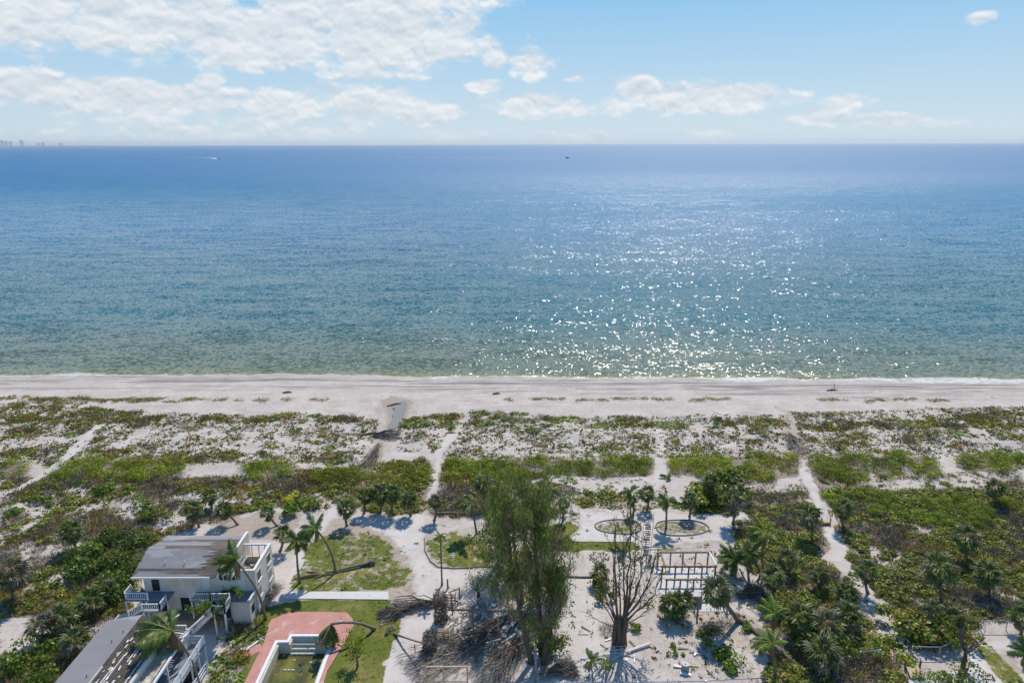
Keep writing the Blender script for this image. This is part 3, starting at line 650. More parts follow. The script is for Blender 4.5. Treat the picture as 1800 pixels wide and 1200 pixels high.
# creeping patches on the beach
for (U, V, ru) in PATCHES:
    n = int(ru * 1.7) + 3; du = (rng.random(n) - .5) * 2; wob = np.sin(du * 5 + U) * 1.3
    P_ = np.array([G(U + a * ru, V + w + rng.normal() * 1.0)[:2] for a, w in zip(du, wob)])
    acc['creep'].append(P_[vnoise(P_[:, 0], P_[:, 1], 3.5, 77) > .25])
LBL = {'creep': ('beach_creeper', 'thin olive brown creeping plants in a broken row on the beach', LEAF), 'litter': ('twig_litter', 'twigs and plant litter strewn over the sandy lots', TWIG), 'grape': ('sea_grape_scrub', 'knee to head high sea grape scrub with round leaves spread over the sand', LEAF),
 'big': ('tall_scrub', 'tall dark glossy scrub beside the first house', LEAF), 'low': ('low_scrub', 'low green scrub between the dunes and the lots', LEAF),
 'vine': ('beach_vine', 'bright green beach vine mats on the white dunes', LEAF), 'oat': ('dune_grass', 'olive dune grass clumps over the sand', LEAF),
 'dead': ('dead_brush', 'grey brown leafless storm killed brush', TWIG), 'tuft': ('dune_tufts', 'small scattered weed tufts on the sand', LEAF)}
for k, (nm, lb, mt) in LBL.items():
    pts = np.concatenate(acc[k]) if acc[k] else np.zeros((0, 2))
    V, C = scatter(k, pts)
    o = link(nm, poly_mesh(nm, V, C, mt)); tag(o, lb, kind='stuff')
# lawn blades and weeds
lp = []
for poly, d in list(zip(LAWN, LAWN_D)) + [(p, .35) for p in WEEDY]:
    x, y = rand_in(poly, 7); k = ~((x > PX0 - 3) & (x < PX1 + 2) & (y < PY1 + 5.2)); x = x[k]; y = y[k]; m_ = maskA(x, y)[:, 0]
    k = (m_ + (fbm(x, y, 1.1, 40) - .5) * 1.6) > .5; lp.append(np.stack([x[k], y[k]], 1))
lp = np.concatenate(lp); V, C = scatter('lawn', lp, lod=0)
o = link('lawn_grass', poly_mesh('lawn_grass', V, C, LEAF)); tag(o, 'short green grass and weeds on the lawns', kind='stuff')
# thickets, each one a thing
for poly, lb in THICK:
    x, y = rand_in(poly, .95); k = (pathmask(x, y, 1.0) < .75) & (fbm(x, y, 3, 80) > .36); pts = np.stack([x[k], y[k]], 1)
    V, C = scatter('thick', pts, (1.0, 1.6, 1.0), lod=0 if min(p[1] for p in poly) > 860 else 1)
    o = link('shrub_thicket', poly_mesh('shrub_thicket', V, C, LEAF)); tag(o, lb, 'thicket', 'dense green thickets behind the dunes')

# ================================================================== OBJECTS
def at_y(U, V, y):
    rx, ry, rz = ray(U, V); t = y / ry; return Vector((rx * t, y, CAMH + rz * t))
def at_x(U, V, x):
    rx, ry, rz = ray(U, V); t = x / rx; return Vector((x, ry * t, CAMH + rz * t))
def gnd(U, V):
    p = G(U, V); p.z = Hs(p.x, p.y); return p
def qmesh(name, V, C, m): return poly_mesh(name, np.array(V, float), np.array(C, float), m)

# ---------------------------------------------------------------- palm fronds
def coco_frond(droop, col, seed, L=1.0, n=24, dead=False):
    g = np.random.default_rng(seed); V = []; C = []
    a = 0.0; p = np.array([0., 0, 0]); pts = [p.copy()]; ang = [a]
    for i in range(n):
        a -= droop / n * (0.5 + i / n); p = p + np.array([math.cos(a), 0, math.sin(a)]) * L / n; pts.append(p.copy()); ang.append(a)
    base = np.array(col)
    for i in range(n):
        w0 = .020 * (1 - i / n) + .005; w1 = .020 * (1 - (i + 1) / n) + .005; q, r_ = pts[i], pts[i + 1]
        V.append([q + (0, -w0, 0), r_ + (0, -w1, 0), r_ + (0, w1, 0), q + (0, w0, 0)]); C.append(base * 1.25 + (.03, .02, 0))
        if i < 1: continue
        t = i / n; ll = .34 * math.sin(math.pi * min(1, (t * .92 + .14))) ** .7 * (.85 + .3 * g.random())
        for sgn in (-1, 1):
            f = np.array([math.cos(ang[i]), 0, math.sin(ang[i])]); dz = -(.35 + .6 * g.random()) if not dead else -1.6
            d = f * .75 + np.array([0, sgn * .85, dz]); d /= np.linalg.norm(d); d2 = d + np.array([0, 0, -.55]); d2 /= np.linalg.norm(d2)
            o = pts[i]; wv = f * .018
            mid = o + d * ll * .55; tip = mid + d2 * ll * .5
            cc = base * (.7 + .6 * g.random())
            V.append([o - wv, mid - wv * 1.1, mid + wv * 1.1, o + wv]); C.append(cc)
            V.append([mid - wv * 1.1, tip, tip + wv * .3, mid + wv * 1.1]); C.append(cc * .95)
    return V, C
def fan_frond(col, seed, dead=False):
    g = np.random.default_rng(seed); V = []; C = []; base = np.array(col)
    stem = .50; p0 = np.array([0., 0, 0]); p1 = np.array([stem, 0, -.04 if not dead else -.1])
    V.append([p0 + (0, -.018, 0), p1 + (0, -.012, 0), p1 + (0, .012, 0), p0 + (0, .018, 0)]); C.append(base * 1.2 + (.02, .02, 0))
    n = 15
    for i in range(n):
        th = (i / (n - 1) - .5) * 2 * R(128 if not dead else 60) + g.normal() * .05
        ln = .48 * (1 - .25 * abs(th) / 2.2) * (.85 + .3 * g.random())
        d = np.array([math.cos(th), math.sin(th), .08 - .16 * abs(th)]); s = np.array([-math.sin(th), math.cos(th), 0])
        mid = p1 + d * ln * .6; tip = mid + (d + np.array([0, 0, -.9 - .6 * g.random()])) * ln * .42
        w = .050; cc = base * (.65 + .7 * g.random())
        fold = np.array([0, 0, .02 * (-1) ** i])
        V.append([p1, mid - s * w + fold, mid + s * w - fold, p1 + s * .005]); C.append(cc)
        V.append([mid - s * w + fold, tip - s * .006, tip + s * .006, mid + s * w - fold]); C.append(cc * .9)
    return V, C
GRN = (.10, .145, .03); YGR = (.18, .23, .035); DED = (.24, .175, .095)
COCO = [qmesh('frond', *coco_frond(dr, GRN, i), FROND) for i, dr in enumerate((.7, 1.1, 1.5, 1.9))]
COCOY = [qmesh('frond', *coco_frond(dr, YGR, i + 9), FROND) for i, dr in enumerate((.7, 1.2, 1.7))]
COCOD = [qmesh('frond', *coco_frond(dr, DED, i + 20, dead=True), FROND) for i, dr in enumerate((.5, .9))]
FAN = [qmesh('frond', *fan_frond((.135, .155, .05), i + 30), FROND) for i in range(4)]
FANB = [qmesh('frond', *fan_frond((.12, .165, .035), i + 50), FROND) for i in range(3)]
FAND = [qmesh('frond', *fan_frond((.25, .19, .115), i + 40, True), FROND) for i in range(2)]
FANDD = [qmesh('frond', *fan_frond((.20, .18, .12), i + 60), FROND) for i in range(2)]

def frond(root, meshes, at, azi, pitch, L, roll=0, width=1.0):
    me = meshes[rnd.randrange(len(meshes))]
    o = link('frond', me, root, at, (roll, -pitch, azi), (L, L * width, L)); return o
def curve(base, top, bend, n=9, power=1.5):
    pts = []
    for i in range(n):
        t = i / (n - 1); p = base.lerp(top, t); p += Vector(bend) * math.sin(math.pi * t); pts.append(p)
    return pts
def trunk_part(root, pts, r0, r1, m=None):
    n = len(pts); rad = [r0 * 1.35] + [r0 + (r1 - r0) * i / (n - 1) for i in range(1, n)]
    o = MB().tube([p - root.location for p in pts], rad, 8).build('trunk', m or M_trunk, None, True)
    o.parent = root; return o
def coconut(b_, t_, label, sweep=180, spread=70, n=17, L=3.4, dead=4, bend=(0, 0, 0), dy=0, r=.17, mesh=None, ddir=None, flat=0, group='coconut palms around the houses and drives'):
    base = gnd(*b_); top = at_y(t_[0], t_[1], base.y + dy)
    root = empty('coconut_palm', base, label, 'palm tree', group)
    pts = curve(base - Vector((0, 0, .1)), top, bend); trunk_part(root, pts, r, r * .62)
    tl = top - base
    for i in range(n):
        azi = R(sweep + rnd.gauss(0, spread)) if spread < 150 else R(360 * i / n + rnd.uniform(-14, 14))
        off = abs(((math.degrees(azi) - sweep + 180) % 360) - 180)
        pit = R(rnd.uniform(-25, 62)) if spread >= 150 else R(rnd.uniform(-28, 40) + off * .28)
        frond(root, mesh or COCO, tl, azi, pit - R(flat), L * rnd.uniform(.82, 1.08), rnd.uniform(-.4, .4))
    for i in range(dead):
        frond(root, COCOD, tl + Vector((0, 0, -.1)), R(rnd.uniform(0, 360) if ddir is None else ddir + rnd.uniform(-40, 40)), R(rnd.uniform(-86, -58)), L * rnd.uniform(.6, .85))
    return root
def sabal(b_, t_, label, n=20, L=1.7, dead=5, dy=0, bend=(0, 0, 0), r=.19, mesh=None, group='sabal palms with fan leaves', name='sabal_palm', hang=0):
    base = gnd(*b_); top = at_y(t_[0], t_[1], base.y + dy)
    if top.z < base.z + .4: top.z = base.z + .4
    root = empty(name, base, label, 'palm tree', group)
    pts = curve(base - Vector((0, 0, .1)), top, bend, 7); trunk_part(root, pts, r, r * .8)
    tl = top - base
    for i in range(n):
        k = i / n; frond(root, mesh or FAN, tl, i * 2.4 + rnd.uniform(-.3, .3), R(78 - 112 * k + rnd.uniform(-10, 10) - hang), L * rnd.uniform(.85, 1.1), rnd.uniform(-.3, .3))
    for i in range(dead): frond(root, FAND, tl - Vector((0, 0, .15)), rnd.uniform(0, 6.3), R(rnd.uniform(-88, -60)), L * rnd.uniform(.7, .95))
    return root

# ================================================================== FIRST HOUSE (roof torn off at one end)
h1 = empty('damaged_house', (-38, 74, 0), 'two storey white house with torn grey roof and open roofless end room', 'house')
def wbox(name, x0, x1, y0, y1, z0, z1, m, par=h1, kind=None): return MB().box(x0, x1, y0, y1, z0, z1).build(name, m, par, kind=kind)
X0, X1, YF, YB, YR = -44.4, -30.9, 70.9, 78.2, 76.7
wbox('wall', X0, X1 - .2, YF, YF + .2, 0, 5.55, M_wall)            # front
wbox('wall', X0, -34.5, YB - .2, YB, 0, 5.5, M_wall)
wbox('wall', X0 - .01, X0 + .2, YF + .2, YB - .2, 0, 5.5, M_wall)
wbox('wall', X1 - .2, X1, YF, YR, 0, 6.0, M_wall)                  # right end wall
wbox('wall', -34.5, -34.3, YF + .2, YB, 3.3, 6.75, M_cream)        # partition of the open room
wbox('wall', -34.29, X1 - .2, YR - .2, YR - .01, 0, 4.25, M_cream)
wbox('wall', -33.2, X1 - .2, YF + .01, YF + .19, 5.55, 6.0, M_wall)
wbox('floor', X0 + .2, X1 - .2, YF + .2, YR - .2, 3.05, 3.3, M_floor)
wbox('parapet', X1 - .26, X1 + .04, YF - .04, YR, 6.0, 6.12, M_white)
wbox('parapet', -33.2, X1 - .26, YF - .04, YF + .22, 6.0, 6.1, M_white)
wbox('header_beam', -34.3, X1 - .26, YR - .22, YR - .02, 5.85, 6.05, M_white)
for x in (-33.4, -32.5, -31.7): wbox('post', x - .05, x + .05, YR - .15, YR - .05, 4.25, 5.85, M_white)
wbox('wall', -34.55, -34.25, YF + .15, YB + .02, 6.75, 6.85, M_white)
# debris on the open floor
for i in range(26):
    x, y = rnd.uniform(-34.0, -31.5), rnd.uniform(71.4, 76.2); a = rnd.uniform(0, 3.1); l = rnd.uniform(.4, 1.5)
    d = Vector((math.cos(a), math.sin(a), rnd.uniform(-.05, .12))) * l / 2; p = Vector((x, y, 3.42 + rnd.uniform(0, .2)))
    MB().beam(p - d, p + d, rnd.uniform(.12, .5), .06).build('floor_debris', rnd.choice([M_white, M_tan, M_wood, M_floor, M_conc]), h1)
# roof: front and back slopes with torn right edge
def slope_panel(name, y0, z0, y1, z1, edge, m, th=.14, xl=-45.35):
    v = []; f = []; n = len(edge)
    for k, (t, xr) in enumerate(edge):
        y = y0 + (y1 - y0) * t; z = z0 + (z1 - z0) * t
        v += [(xl, y, z), (xr, y, z), (xl, y, z - th), (xr, y, z - th)]
    for k in range(n - 1):
        a = k * 4; c_ = a + 4
        f += [(a, a+1, c_+1, c_), (a+2, c_+2, c_+3, a+3), (a, c_, c_+2, a+2), (a+1, a+3, c_+3, c_+1)]
    f += [(0, 2, 3, 1), ((n-1)*4, (n-1)*4+1, (n-1)*4+3, (n-1)*4+2)]
    return MB().add(v, f).build(name, m, h1)
rr = random.Random(3)
slope_panel('roof', 70.2, 5.6, 74.1, 6.95, [(0, -35.5), (.12, -35.1), (.25, -35.4), (.3, -34.9), (.5, -35.2), (.7, -34.7), (.85, -34.9), (1, -34.6)], M_shing)
slope_panel('roof', 79.2, 5.6, 74.1, 6.95, [(0, -34.9), (.2, -34.7), (.5, -34.65), (1, -34.6)], M_shing)
def membrane(y0, z0, y1, z1, t0, t1, xl, xr, jag, dz=.03):
    n = 14; v = []; f = []
    for k in range(n + 1):
        t = t0 + (t1 - t0) * k / n; y = y0 + (y1 - y0) * t; z = z0 + (z1 - z0) * t + dz
        v += [(xl + rr.uniform(0, jag * .15), y, z), (xr - rr.uniform(0, jag), y, z), (xl, y, z - dz + .006), (xr - jag, y, z - dz + .006)]
    for k in range(n):
        a = k * 4; c_ = a + 4; f += [(a, a+1, c_+1, c_), (a+1, a+3, c_+3, c_+1)]
    f += [(0, 2, 3, 1)]
    MB().add(v, f).build('roof_membrane', M_memb, h1)
membrane(70.2, 5.6, 74.1, 6.95, .30, .995, -45.36, -36.4, 1.9)
membrane(70.2, 5.6, 74.1, 6.95, .0, .10, -45.36, -36.0, 1.6, .025)
membrane(70.2, 5.6, 74.1, 6.95, .10, .2, -45.2, -39.6, 3.0, .025)
membrane(79.2, 5.6, 74.1, 6.95, .80, .99, -45.3, -43.0, .5)
membrane(79.2, 5.6, 74.1, 6.95, .50, .78, -45.3, -37.0, 2.2)
membrane(79.2, 5.6, 74.1, 6.95, .0, .32, -45.36, -35.0, .3)
membrane(79.2, 5.6, 74.1, 6.95, .33, .44, -45.2, -41.0, 2.8)
wbox('eave', -45.4, -36.0, 70.1, 70.2, 5.46, 5.66, M_white)
for x in (-35.2, -34.6, -34.0, -33.4): MB().beam((x, 70.3, 5.55), (x + .9, 73.2, 6.5), .09, .16).build('rafter', M_white, h1)
for (U, V) in ((291, 987), (325, 988)):
    p = at_y(U, V, 72.0); MB().tube([(p.x, 72.0, 6.2), (p.x, 72.0, 6.65)], .07, 6).build('vent_pipe', M_white, h1)
# windows in the right end wall
for (U, V, w, hh) in ((471.5, 981, 1.0, 1.15), (455, 1009, 1.05, 1.2), (474.5, 1008, 1.1, 1.2), (457, 1037, .9, 1.2)):
    p = at_x(U, V, X1)
    fr = MB().box(X1 - .02, X1 + .04, p.y - w / 2 - .07, p.y + w / 2 + .07, p.z - hh / 2 - .07, p.z + hh / 2 + .07).build('window', M_white, h1)
    for o_, nm, mm in ((MB().box(X1 + .02, X1 + .05, p.y - w / 2, p.y - .03, p.z - hh / 2, p.z + hh / 2), 'pane', M_glass), (MB().box(X1 + .02, X1 + .05, p.y + .03, p.y + w / 2, p.z - hh / 2, p.z + hh / 2), 'pane', M_glass), (MB().box(X1 + .03, X1 + .16, p.y - w / 2 - .12, p.y + w / 2 + .12, p.z - hh / 2 - .16, p.z - hh / 2 - .05), 'sill', M_white)):
        q = o_.build(nm, mm, fr)
# front doors and window of the upper storey
for (x, w, z0, z1, m_) in ((-43.0, .9, 3.3, 5.1, M_dark), (-36.9, .9, 3.3, 5.2, M_white), (-32.6, .9, 3.3, 5.2, M_white)):
    MB().box(x - w / 2, x + w / 2, YF - .05, YF - .002, z0, z1).build('door', m_, h1)
for x in (-40.9, -39.0): MB().box(x - .6, x + .6, YF - .04, YF - .002, 3.9, 4.9).build('window', M_cream, h1)
for k in range(5): MB().box(-35.2 + k * .5, -34.85 + k * .5, YF - .04, YF - .002, 4.75, 5.35).build('window', M_dark, h1)
for (x, w) in ((-42.5, 1.2), (-39.5, 1.6), (-36.6, 1.1), (-34.3, .9)): MB().box(x - w / 2, x + w / 2, YF - .04, YF - .002, .4, 2.3).build('window', M_dark, h1)
# ground floor extension with flat grey top
wbox('extension', -33.3, -31.15, 69.0, YF - .01, 0, 3.05, M_wall)
wbox('flat_roof', -33.35, -31.05, 68.95, YF - .02, 3.05, 3.2, M_deckgrey)
wbox('parapet', -31.2, -31.02, 68.9, YF - .03, 3.2, 3.42, M_white)
wbox('window', -31.148, -31.11, 69.4, 70.2, 1.2, 2.2, M_dark)
def railing(par, pts, z, h=.95, m=M_white, gap=.22):
    bal = MB()
    for p, q in zip(pts[:-1], pts[1:]):
        zp = p[2] if len(p) > 2 else z; zq = q[2] if len(q) > 2 else z
        P_, Q_ = Vector((p[0], p[1], zp)), Vector((q[0], q[1], zq)); L = (Q_ - P_).length
        MB().beam(P_ + Vector((0, 0, h)), Q_ + Vector((0, 0, h)), .1, .07).build('hand_rail', m, par)
        MB().beam(P_ + Vector((0, 0, .12)), Q_ + Vector((0, 0, .12)), .06, .06).build('bottom_rail', m, par)
        n = max(1, int(L / gap))
        for i in range(n):
            t = (i + .5) / n; b0 = P_.lerp(Q_, t); bal.box(b0.x - .02, b0.x + .02, b0.y - .02, b0.y + .02, b0.z + .14, b0.z + h - .03)
        for e in (P_, Q_): MB().box(e.x - .065, e.x + .065, e.y - .065, e.y + .065, e.z, e.z + h + .08).build('railing_post', m, par)
    bal.build('balusters', m, par, kind='stuff')
def deck(par, x0, x1, y0, y1, z, m=M_deckgrey, legs=True):
    MB().box(x0, x1, y0, y1, z - .18, z).build('balcony_floor', m, par)
    if legs:
        for x in np.linspace(x0 + .1, x1 - .1, max(2, int((x1 - x0) / 2.4) + 1)):
            MB().box(x - .08, x + .08, y0 + .02, y0 + .18, 0, z - .18).build('support_post', M_white, par)
deck(h1, -46.0, -40.9, 69.2, YF - .03, 3.2); railing(h1, [(-46.0, 70.8), (-46.0, 69.25), (-43.2, 69.25)], 3.2)
deck(h1, -43.1, -41.0, 67.6, 69.18, 2.9); railing(h1, [(-43.1, 67.65), (-41.05, 67.65), (-41.05, 69.2)], 2.9); railing(h1, [(-44.8, 67.7, 1.9), (-43.1, 67.7, 2.9)], 0)
deck(h1, -38.2, -33.4, 69.2, YF - .03, 3.1); railing(h1, [(-38.2, 69.25), (-35.8, 69.25), (-33.5, 69.25)], 3.1)
wbox('porch_floor', -41, -33.4, 68.9, YF - .01, .0, .55, M_wood)
MB().prism([(-46.8, 66.6), (-44.6, 66.6), (-44.6, 68.9), (-46.8, 68.9)], 0, 1.5).build('planter_wall', M_conc, h1)
for k in range(9):
    t = k / 9; wbox('stair_tread', -37.2 + t * 2.5, -36.9 + t * 2.5, 67.3, 68.5, .25 + t * 2.6, .31 + t * 2.6, M_white)
for y in (67.28, 68.52): MB().beam((-37.5, y, .1), (-34.7, y, 2.9), .07, .25).build('stair_stringer', M_white, h1)
railing(h1, [(-37.4, 67.25, .2), (-34.7, 67.25, 2.9)], 0); deck(h1, -34.7, -33.3, 67.2, 69.18, 2.95); railing(h1, [(-34.7, 67.25), (-33.35, 67.25), (-33.35, 68.9)], 2.95)
t_ = empty('plastic_table', gnd(398, 1098), 'white plastic table in the shade under the broad leafed tree', 'table')
MB().box(t_.location.x - .45, t_.location.x + .45, t_.location.y - .4, t_.location.y + .4, .68, .73).build('table_top', M_white, t_)
for sx in (-1, 1):
    for sy in (-1, 1): MB().box(t_.location.x + sx * .38 - .03, t_.location.x + sx * .38 + .03, t_.location.y + sy * .33 - .03, t_.location.y + sy * .33 + .03, 0, .68).build('leg', M_white, t_)

# ================================================================== SECOND HOUSE (bottom left)
h2 = empty('long_house', (-38.5, 57, 0), 'long house at bottom left, half its roof smooth grey, half stripped battens', 'house')
B2 = 46.0; F2 = 62.2
def slab(name, pts, m, par, th=.14):
    v = [Vector(p) for p in pts]; w = [p - Vector((0, 0, th)) for p in v]
    return MB().add(v + w, [(0,1,2,3), (7,6,5,4), (0,4,5,1), (1,5,6,2), (2,6,7,3), (3,7,4,0)]).build(name, m, par)
slab('roof_membrane', [(-43.5, B2, 6.0), (-39.7, B2, 6.55), (-39.7, F2 + .15, 6.55), (-43.5, F2 - .1, 6.0)], M_memb, h2)
slab('roof_deck', [(-39.7, B2, 6.45), (-36.3, B2, 6.0), (-36.3, F2, 6.0), (-39.7, F2, 6.45)], M_shing, h2)
rb = random.Random(5)
for k in range(15):
    x = -39.75 + k * .235; z = 6.47 - (x + 39.7) * .132; y = B2
    while y < F2 - .3:
        l = rb.uniform(1.2, 5.5); y2 = min(y + l, F2 - rb.uniform(0, 1.2) * (k > 4))
        if y2 - y > .3: MB().beam((x + rb.uniform(-.03, .03), y, z + .05), (x + rb.uniform(-.03, .03), y2, z + .05), .12, .09).build('batten', M_batten if rb.random() > .07 else M_conc, h2)
        y = y2 + rb.uniform(.05, .3)
for k in range(46):
    x = rb.uniform(-39.3, -36.4); y = rb.uniform(B2 + 5, F2 - .6); z = 6.6 - (x + 39.7) * .132
    MB().beam((x, y, z), (x + rb.uniform(-.1, .1), y + rb.uniform(.15, .7), z), rb.uniform(.08, .2), .03).build('shingle_scrap', rb.choice([M_white, M_conc, M_tan]), h2)
MB().box(-43.1, -42.9, B2, 61.9, 0, 5.9).build('wall', M_wall, h2); MB().box(-42.9, -36.5, 61.7, 61.9, 0, 5.95).build('wall', M_wall, h2)
MB().box(-36.5, -36.3, B2, 61.9, 3.0, 5.86).build('wall', M_wall, h2)
MB().beam((-36.25, B2, 6.02), (-36.25, 60.0, 6.02), .26, .22).build('fascia', M_conc, h2)
MB().beam((-36.95, 59.5, 6.3), (-36.0, 62.6, 6.35), .16, .1).build('loose_board', M_white, h2)
slab('ceiling_sheet', [(-36.1, 50.0, 5.3), (-34.95, 50.0, 5.15), (-34.95, 59.0, 5.15), (-36.1, 59.6, 5.3)], M_floor, h2, .08)
for k in range(7): MB().beam((-36.1, 59.7 + k * .33, 5.3), (-34.9, 59.7 + k * .33, 5.15), .12, .12).build('joist', M_wood if k % 2 else M_white, h2)
MB().box(-36.1, -33.3, B2, 62.0, 2.9, 3.05).build('balcony_floor', M_deckgrey, h2)
MB().box(-35.0, -34.85, 60.4, 61.9, 3.05, 5.1).build('wall', M_wall, h2); MB().box(-36.3, -35.0, 61.75, 61.9, 3.05, 5.6).build('wall', M_wall, h2)
MB().beam((-34.7, 50, 5.05), (-34.7, 62.0, 5.05), .2, .22).build('balcony_beam', M_white, h2)
MB().beam((-35.4, 59.0, 5.3), (-33.5, 62.9, 5.9), .14, .12).build('loose_board', M_conc, h2)
for y in (52.5, 54.6, 56.7, 58.8, 60.4, 62.0): MB().box(-33.5, -33.36, y - .07, y + .07, 0, 4.15).build('support_post', M_white, h2)
for y in (52.5, 56.7, 60.4): MB().box(-34.78, -34.64, y - .07, y + .07, 3.05, 4.95).build('support_post', M_white, h2)
for y0, y1 in ((50.0, 54.6), (54.6, 58.8), (58.8, 62.0)):
    for z in (3.25, 3.5, 3.75, 4.0): MB().box(-33.46, -33.40, y0 + .07, y1 - .07, z, z + .17).build('rail_board', M_white, h2)
for z in (3.3, 3.65, 4.0): MB().box(-35.9, -33.5, 61.93, 61.99, z, z + .12).build('rail_board', M_white, h2)
for z in (.3, .75, 1.2): MB().box(-33.2, -33.14, 52.0, 61.2, z, z + .2).build('rail_board', M_white, h2)
for y in (52.0, 55.1, 58.1, 61.2): MB().box(-33.26, -33.1, y - .07, y + .07, 0, 1.5).build('railing_post', M_white, h2)
for (U, V) in ((217, 1112), (197, 1129), (153, 1190)):
    p = G(U, V, 6.35); MB().tube([(p.x, p.y, p.z - .2), (p.x, p.y, p.z + .35)], .06, 6).build('vent_pipe', M_dkmetal, h2)

# ================================================================== POOL AND DECK
pd = empty('swimming_pool', (-24, 62, 0), 'half drained swimming pool with murky green water and white coping', 'pool')
NX0, NX1, NY = -26.0, -22.1, 67.0
def ring(x0, x1, y0, y1, z0, z1, m, nm): return MB().box(x0, x1, y0, y1, z0, z1).build(nm, m, pd)
cw = .34
ring(PX0, PX0 + cw, PY0, PY1, -.02, .20, M_coping, 'coping'); ring(PX1 - cw, PX1, PY0, PY1, -.02, .20, M_coping, 'coping')
ring(PX0 + cw, NX0 - .003, PY1 - cw, PY1, -.02, .20, M_coping, 'coping'); ring(NX1 + .003, PX1 - cw, PY1 - cw, PY1, -.02, .20, M_coping, 'coping')
ring(NX0, NX0 + cw, PY1 - cw, NY, -.02, .20, M_coping, 'coping'); ring(NX1 - cw, NX1, PY1 - cw, NY, -.02, .20, M_coping, 'coping')
ring(NX0 + cw, NX1 - cw, NY - cw, NY, -.02, .20, M_coping, 'coping')
ring(PX0 + .02, PX0 + .55, PY0, PY1 - .5, -2.5, -.021, M_poolwall, 'pool_wall'); ring(PX1 - .55, PX1 - .02, PY0, PY1 - .5, -2.5, -.021, M_poolwall, 'pool_wall')
ring(PX0 + .02, NX0 + .5, PY1 - .498, PY1 - .02, -2.5, -.022, M_poolwall, 'pool_wall'); ring(NX1 - .5, PX1 - .02, PY1 - .498, PY1 - .02, -2.5, -.022, M_poolwall, 'pool_wall')
ring(NX0 + .02, NX0 + .5, PY1 - .018, NY - .02, -2.5, -.023, M_poolwall, 'pool_wall'); ring(NX1 - .5, NX1 - .02, PY1 - .018, NY - .02, -2.5, -.023, M_poolwall, 'pool_wall')
ring(NX0 + .5, NX1 - .5, NY - .5, NY - .02, -2.5, -.024, M_poolwall, 'pool_wall')
for k in range(4): ring(NX0 + .502, NX1 - .502, NY - .5 - .42 * (k + 1), NY - .502 - .42 * k, -2.4, -.45 - .3 * k, M_poolwall, 'step')
ring(PX0 + .02, PX1 - .02, PY0, NY - .02, -2.7, -2.52, M_poolwall, 'pool_floor')
mW, b, pr, out = newmat('murky_pool_water')
co = b.n('ShaderNodeTexCoord').outputs['Object']; nW = b.noise(b.map(co, scale=(1, .6, 1)), .35, 5, .6)
c = b.mix(b.ramp(nW, .42, .60), (.085, .085, .03), (.21, .195, .04)); c = b.mix(b.ramp(b.noise(co, 1.1, 5, .7), .55, .7, 0, .6), c, (.26, .25, .05))
b.L.new(c, pr.inputs['Base Color']); pr.inputs['Roughness'].default_value = .12; pr.inputs['IOR'].default_value = 1.33
MB().add([(PX0 + .54, PY0, -1.25), (PX1 - .54, PY0, -1.25), (PX1 - .54, NY - .5, -1.25), (PX0 + .54, NY - .5, -1.25)], [(0, 1, 2, 3)]).build('pool_water', mW, pd)
for k in range(3):
    p = G(501 + k * 7, 1177, -1.2); MB().tube([(p.x - .13, p.y, -1.2), (p.x + .13, p.y, -1.2)], .09, 8).build('float', M_white, pd)
p, q = G(478, 1174, -1.2), G(530, 1179, -1.2); MB().tube([p, (p + q) / 2, q], .015, 4).build('float_line', M_white, pd)
for k, (U, V) in enumerate(((499, 1151), (541, 1145), (546, 1163), (517, 1159))):
    p = G(U, V, -1.22); tag(MB().prism([(p.x + .2 * math.cos(a) * rnd.uniform(.6, 1.2), p.y + .12 * math.sin(a)) for a in np.linspace(0, 5.6, 7)], -1.24, -1.20).build('leaf_litter', M_tan), ['pale scrap afloat in the shaded corner of the pool', 'white scrap afloat below the palm head', 'tan scrap afloat near the right pool wall', 'small brown scrap afloat in the middle of the pool'][k], 'litter', 'scraps afloat in the pool')
outer = [G(*q) for q in ((430, 1200), (447, 1165), (465, 1128), (472, 1098), (478, 1089), (490, 1085), (503, 1077.5), (540, 1076), (609, 1077), (620, 1088), (622, 1101), (612, 1118), (600, 1140), (575, 1180))]
poly = [(PX0 - 1.25, 50.0)] + [(p.x, p.y) for p in outer] + [(PX1 + .95, 50.0), (PX1 - .002, 50.0), (PX1 - .002, PY1 + .003), (NX1 + .003, PY1 + .003), (NX1 + .003, NY + .003), (NX0 - .003, NY + .003), (NX0 - .003, PY1 + .003), (PX0 + .002, PY1 + .003), (PX0 + .002, 50.0)]
poly = [(PX0 - 1.25, 50.0)] + [(p.x, p.y) for p in outer] + [(PX1 + .95, 50.0), (PX1 + .003, 50.0), (PX1 + .003, PY1 + .003), (NX1 + .003, PY1 + .003), (NX1 + .003, NY + .003), (NX0 - .003, NY + .003), (NX0 - .003, PY1 + .003), (PX0 - .003, PY1 + .003), (PX0 - .003, 50.0)]
tag(MB().prism(poly, -.25, .13).build('pool_deck', M_pink), 'salmon pink paved deck around the pool', kind='structure')
tag(MB().prism([G(*q)[:2] for q in ((458, 1130), (460, 1142), (432, 1158), (413, 1158), (414, 1150), (436, 1140))], -.2, .05).build('garden_path', M_pink), 'narrow pink path leading left from the pool deck', kind='structure')
tag(MB().prism([G(*q)[:2] for q in ((508, 1040), (683, 1040), (683, 1054), (495, 1052))], -.2, .10).build('concrete_walk', M_conc), 'pale concrete walk ending on the lawn', kind='structure')
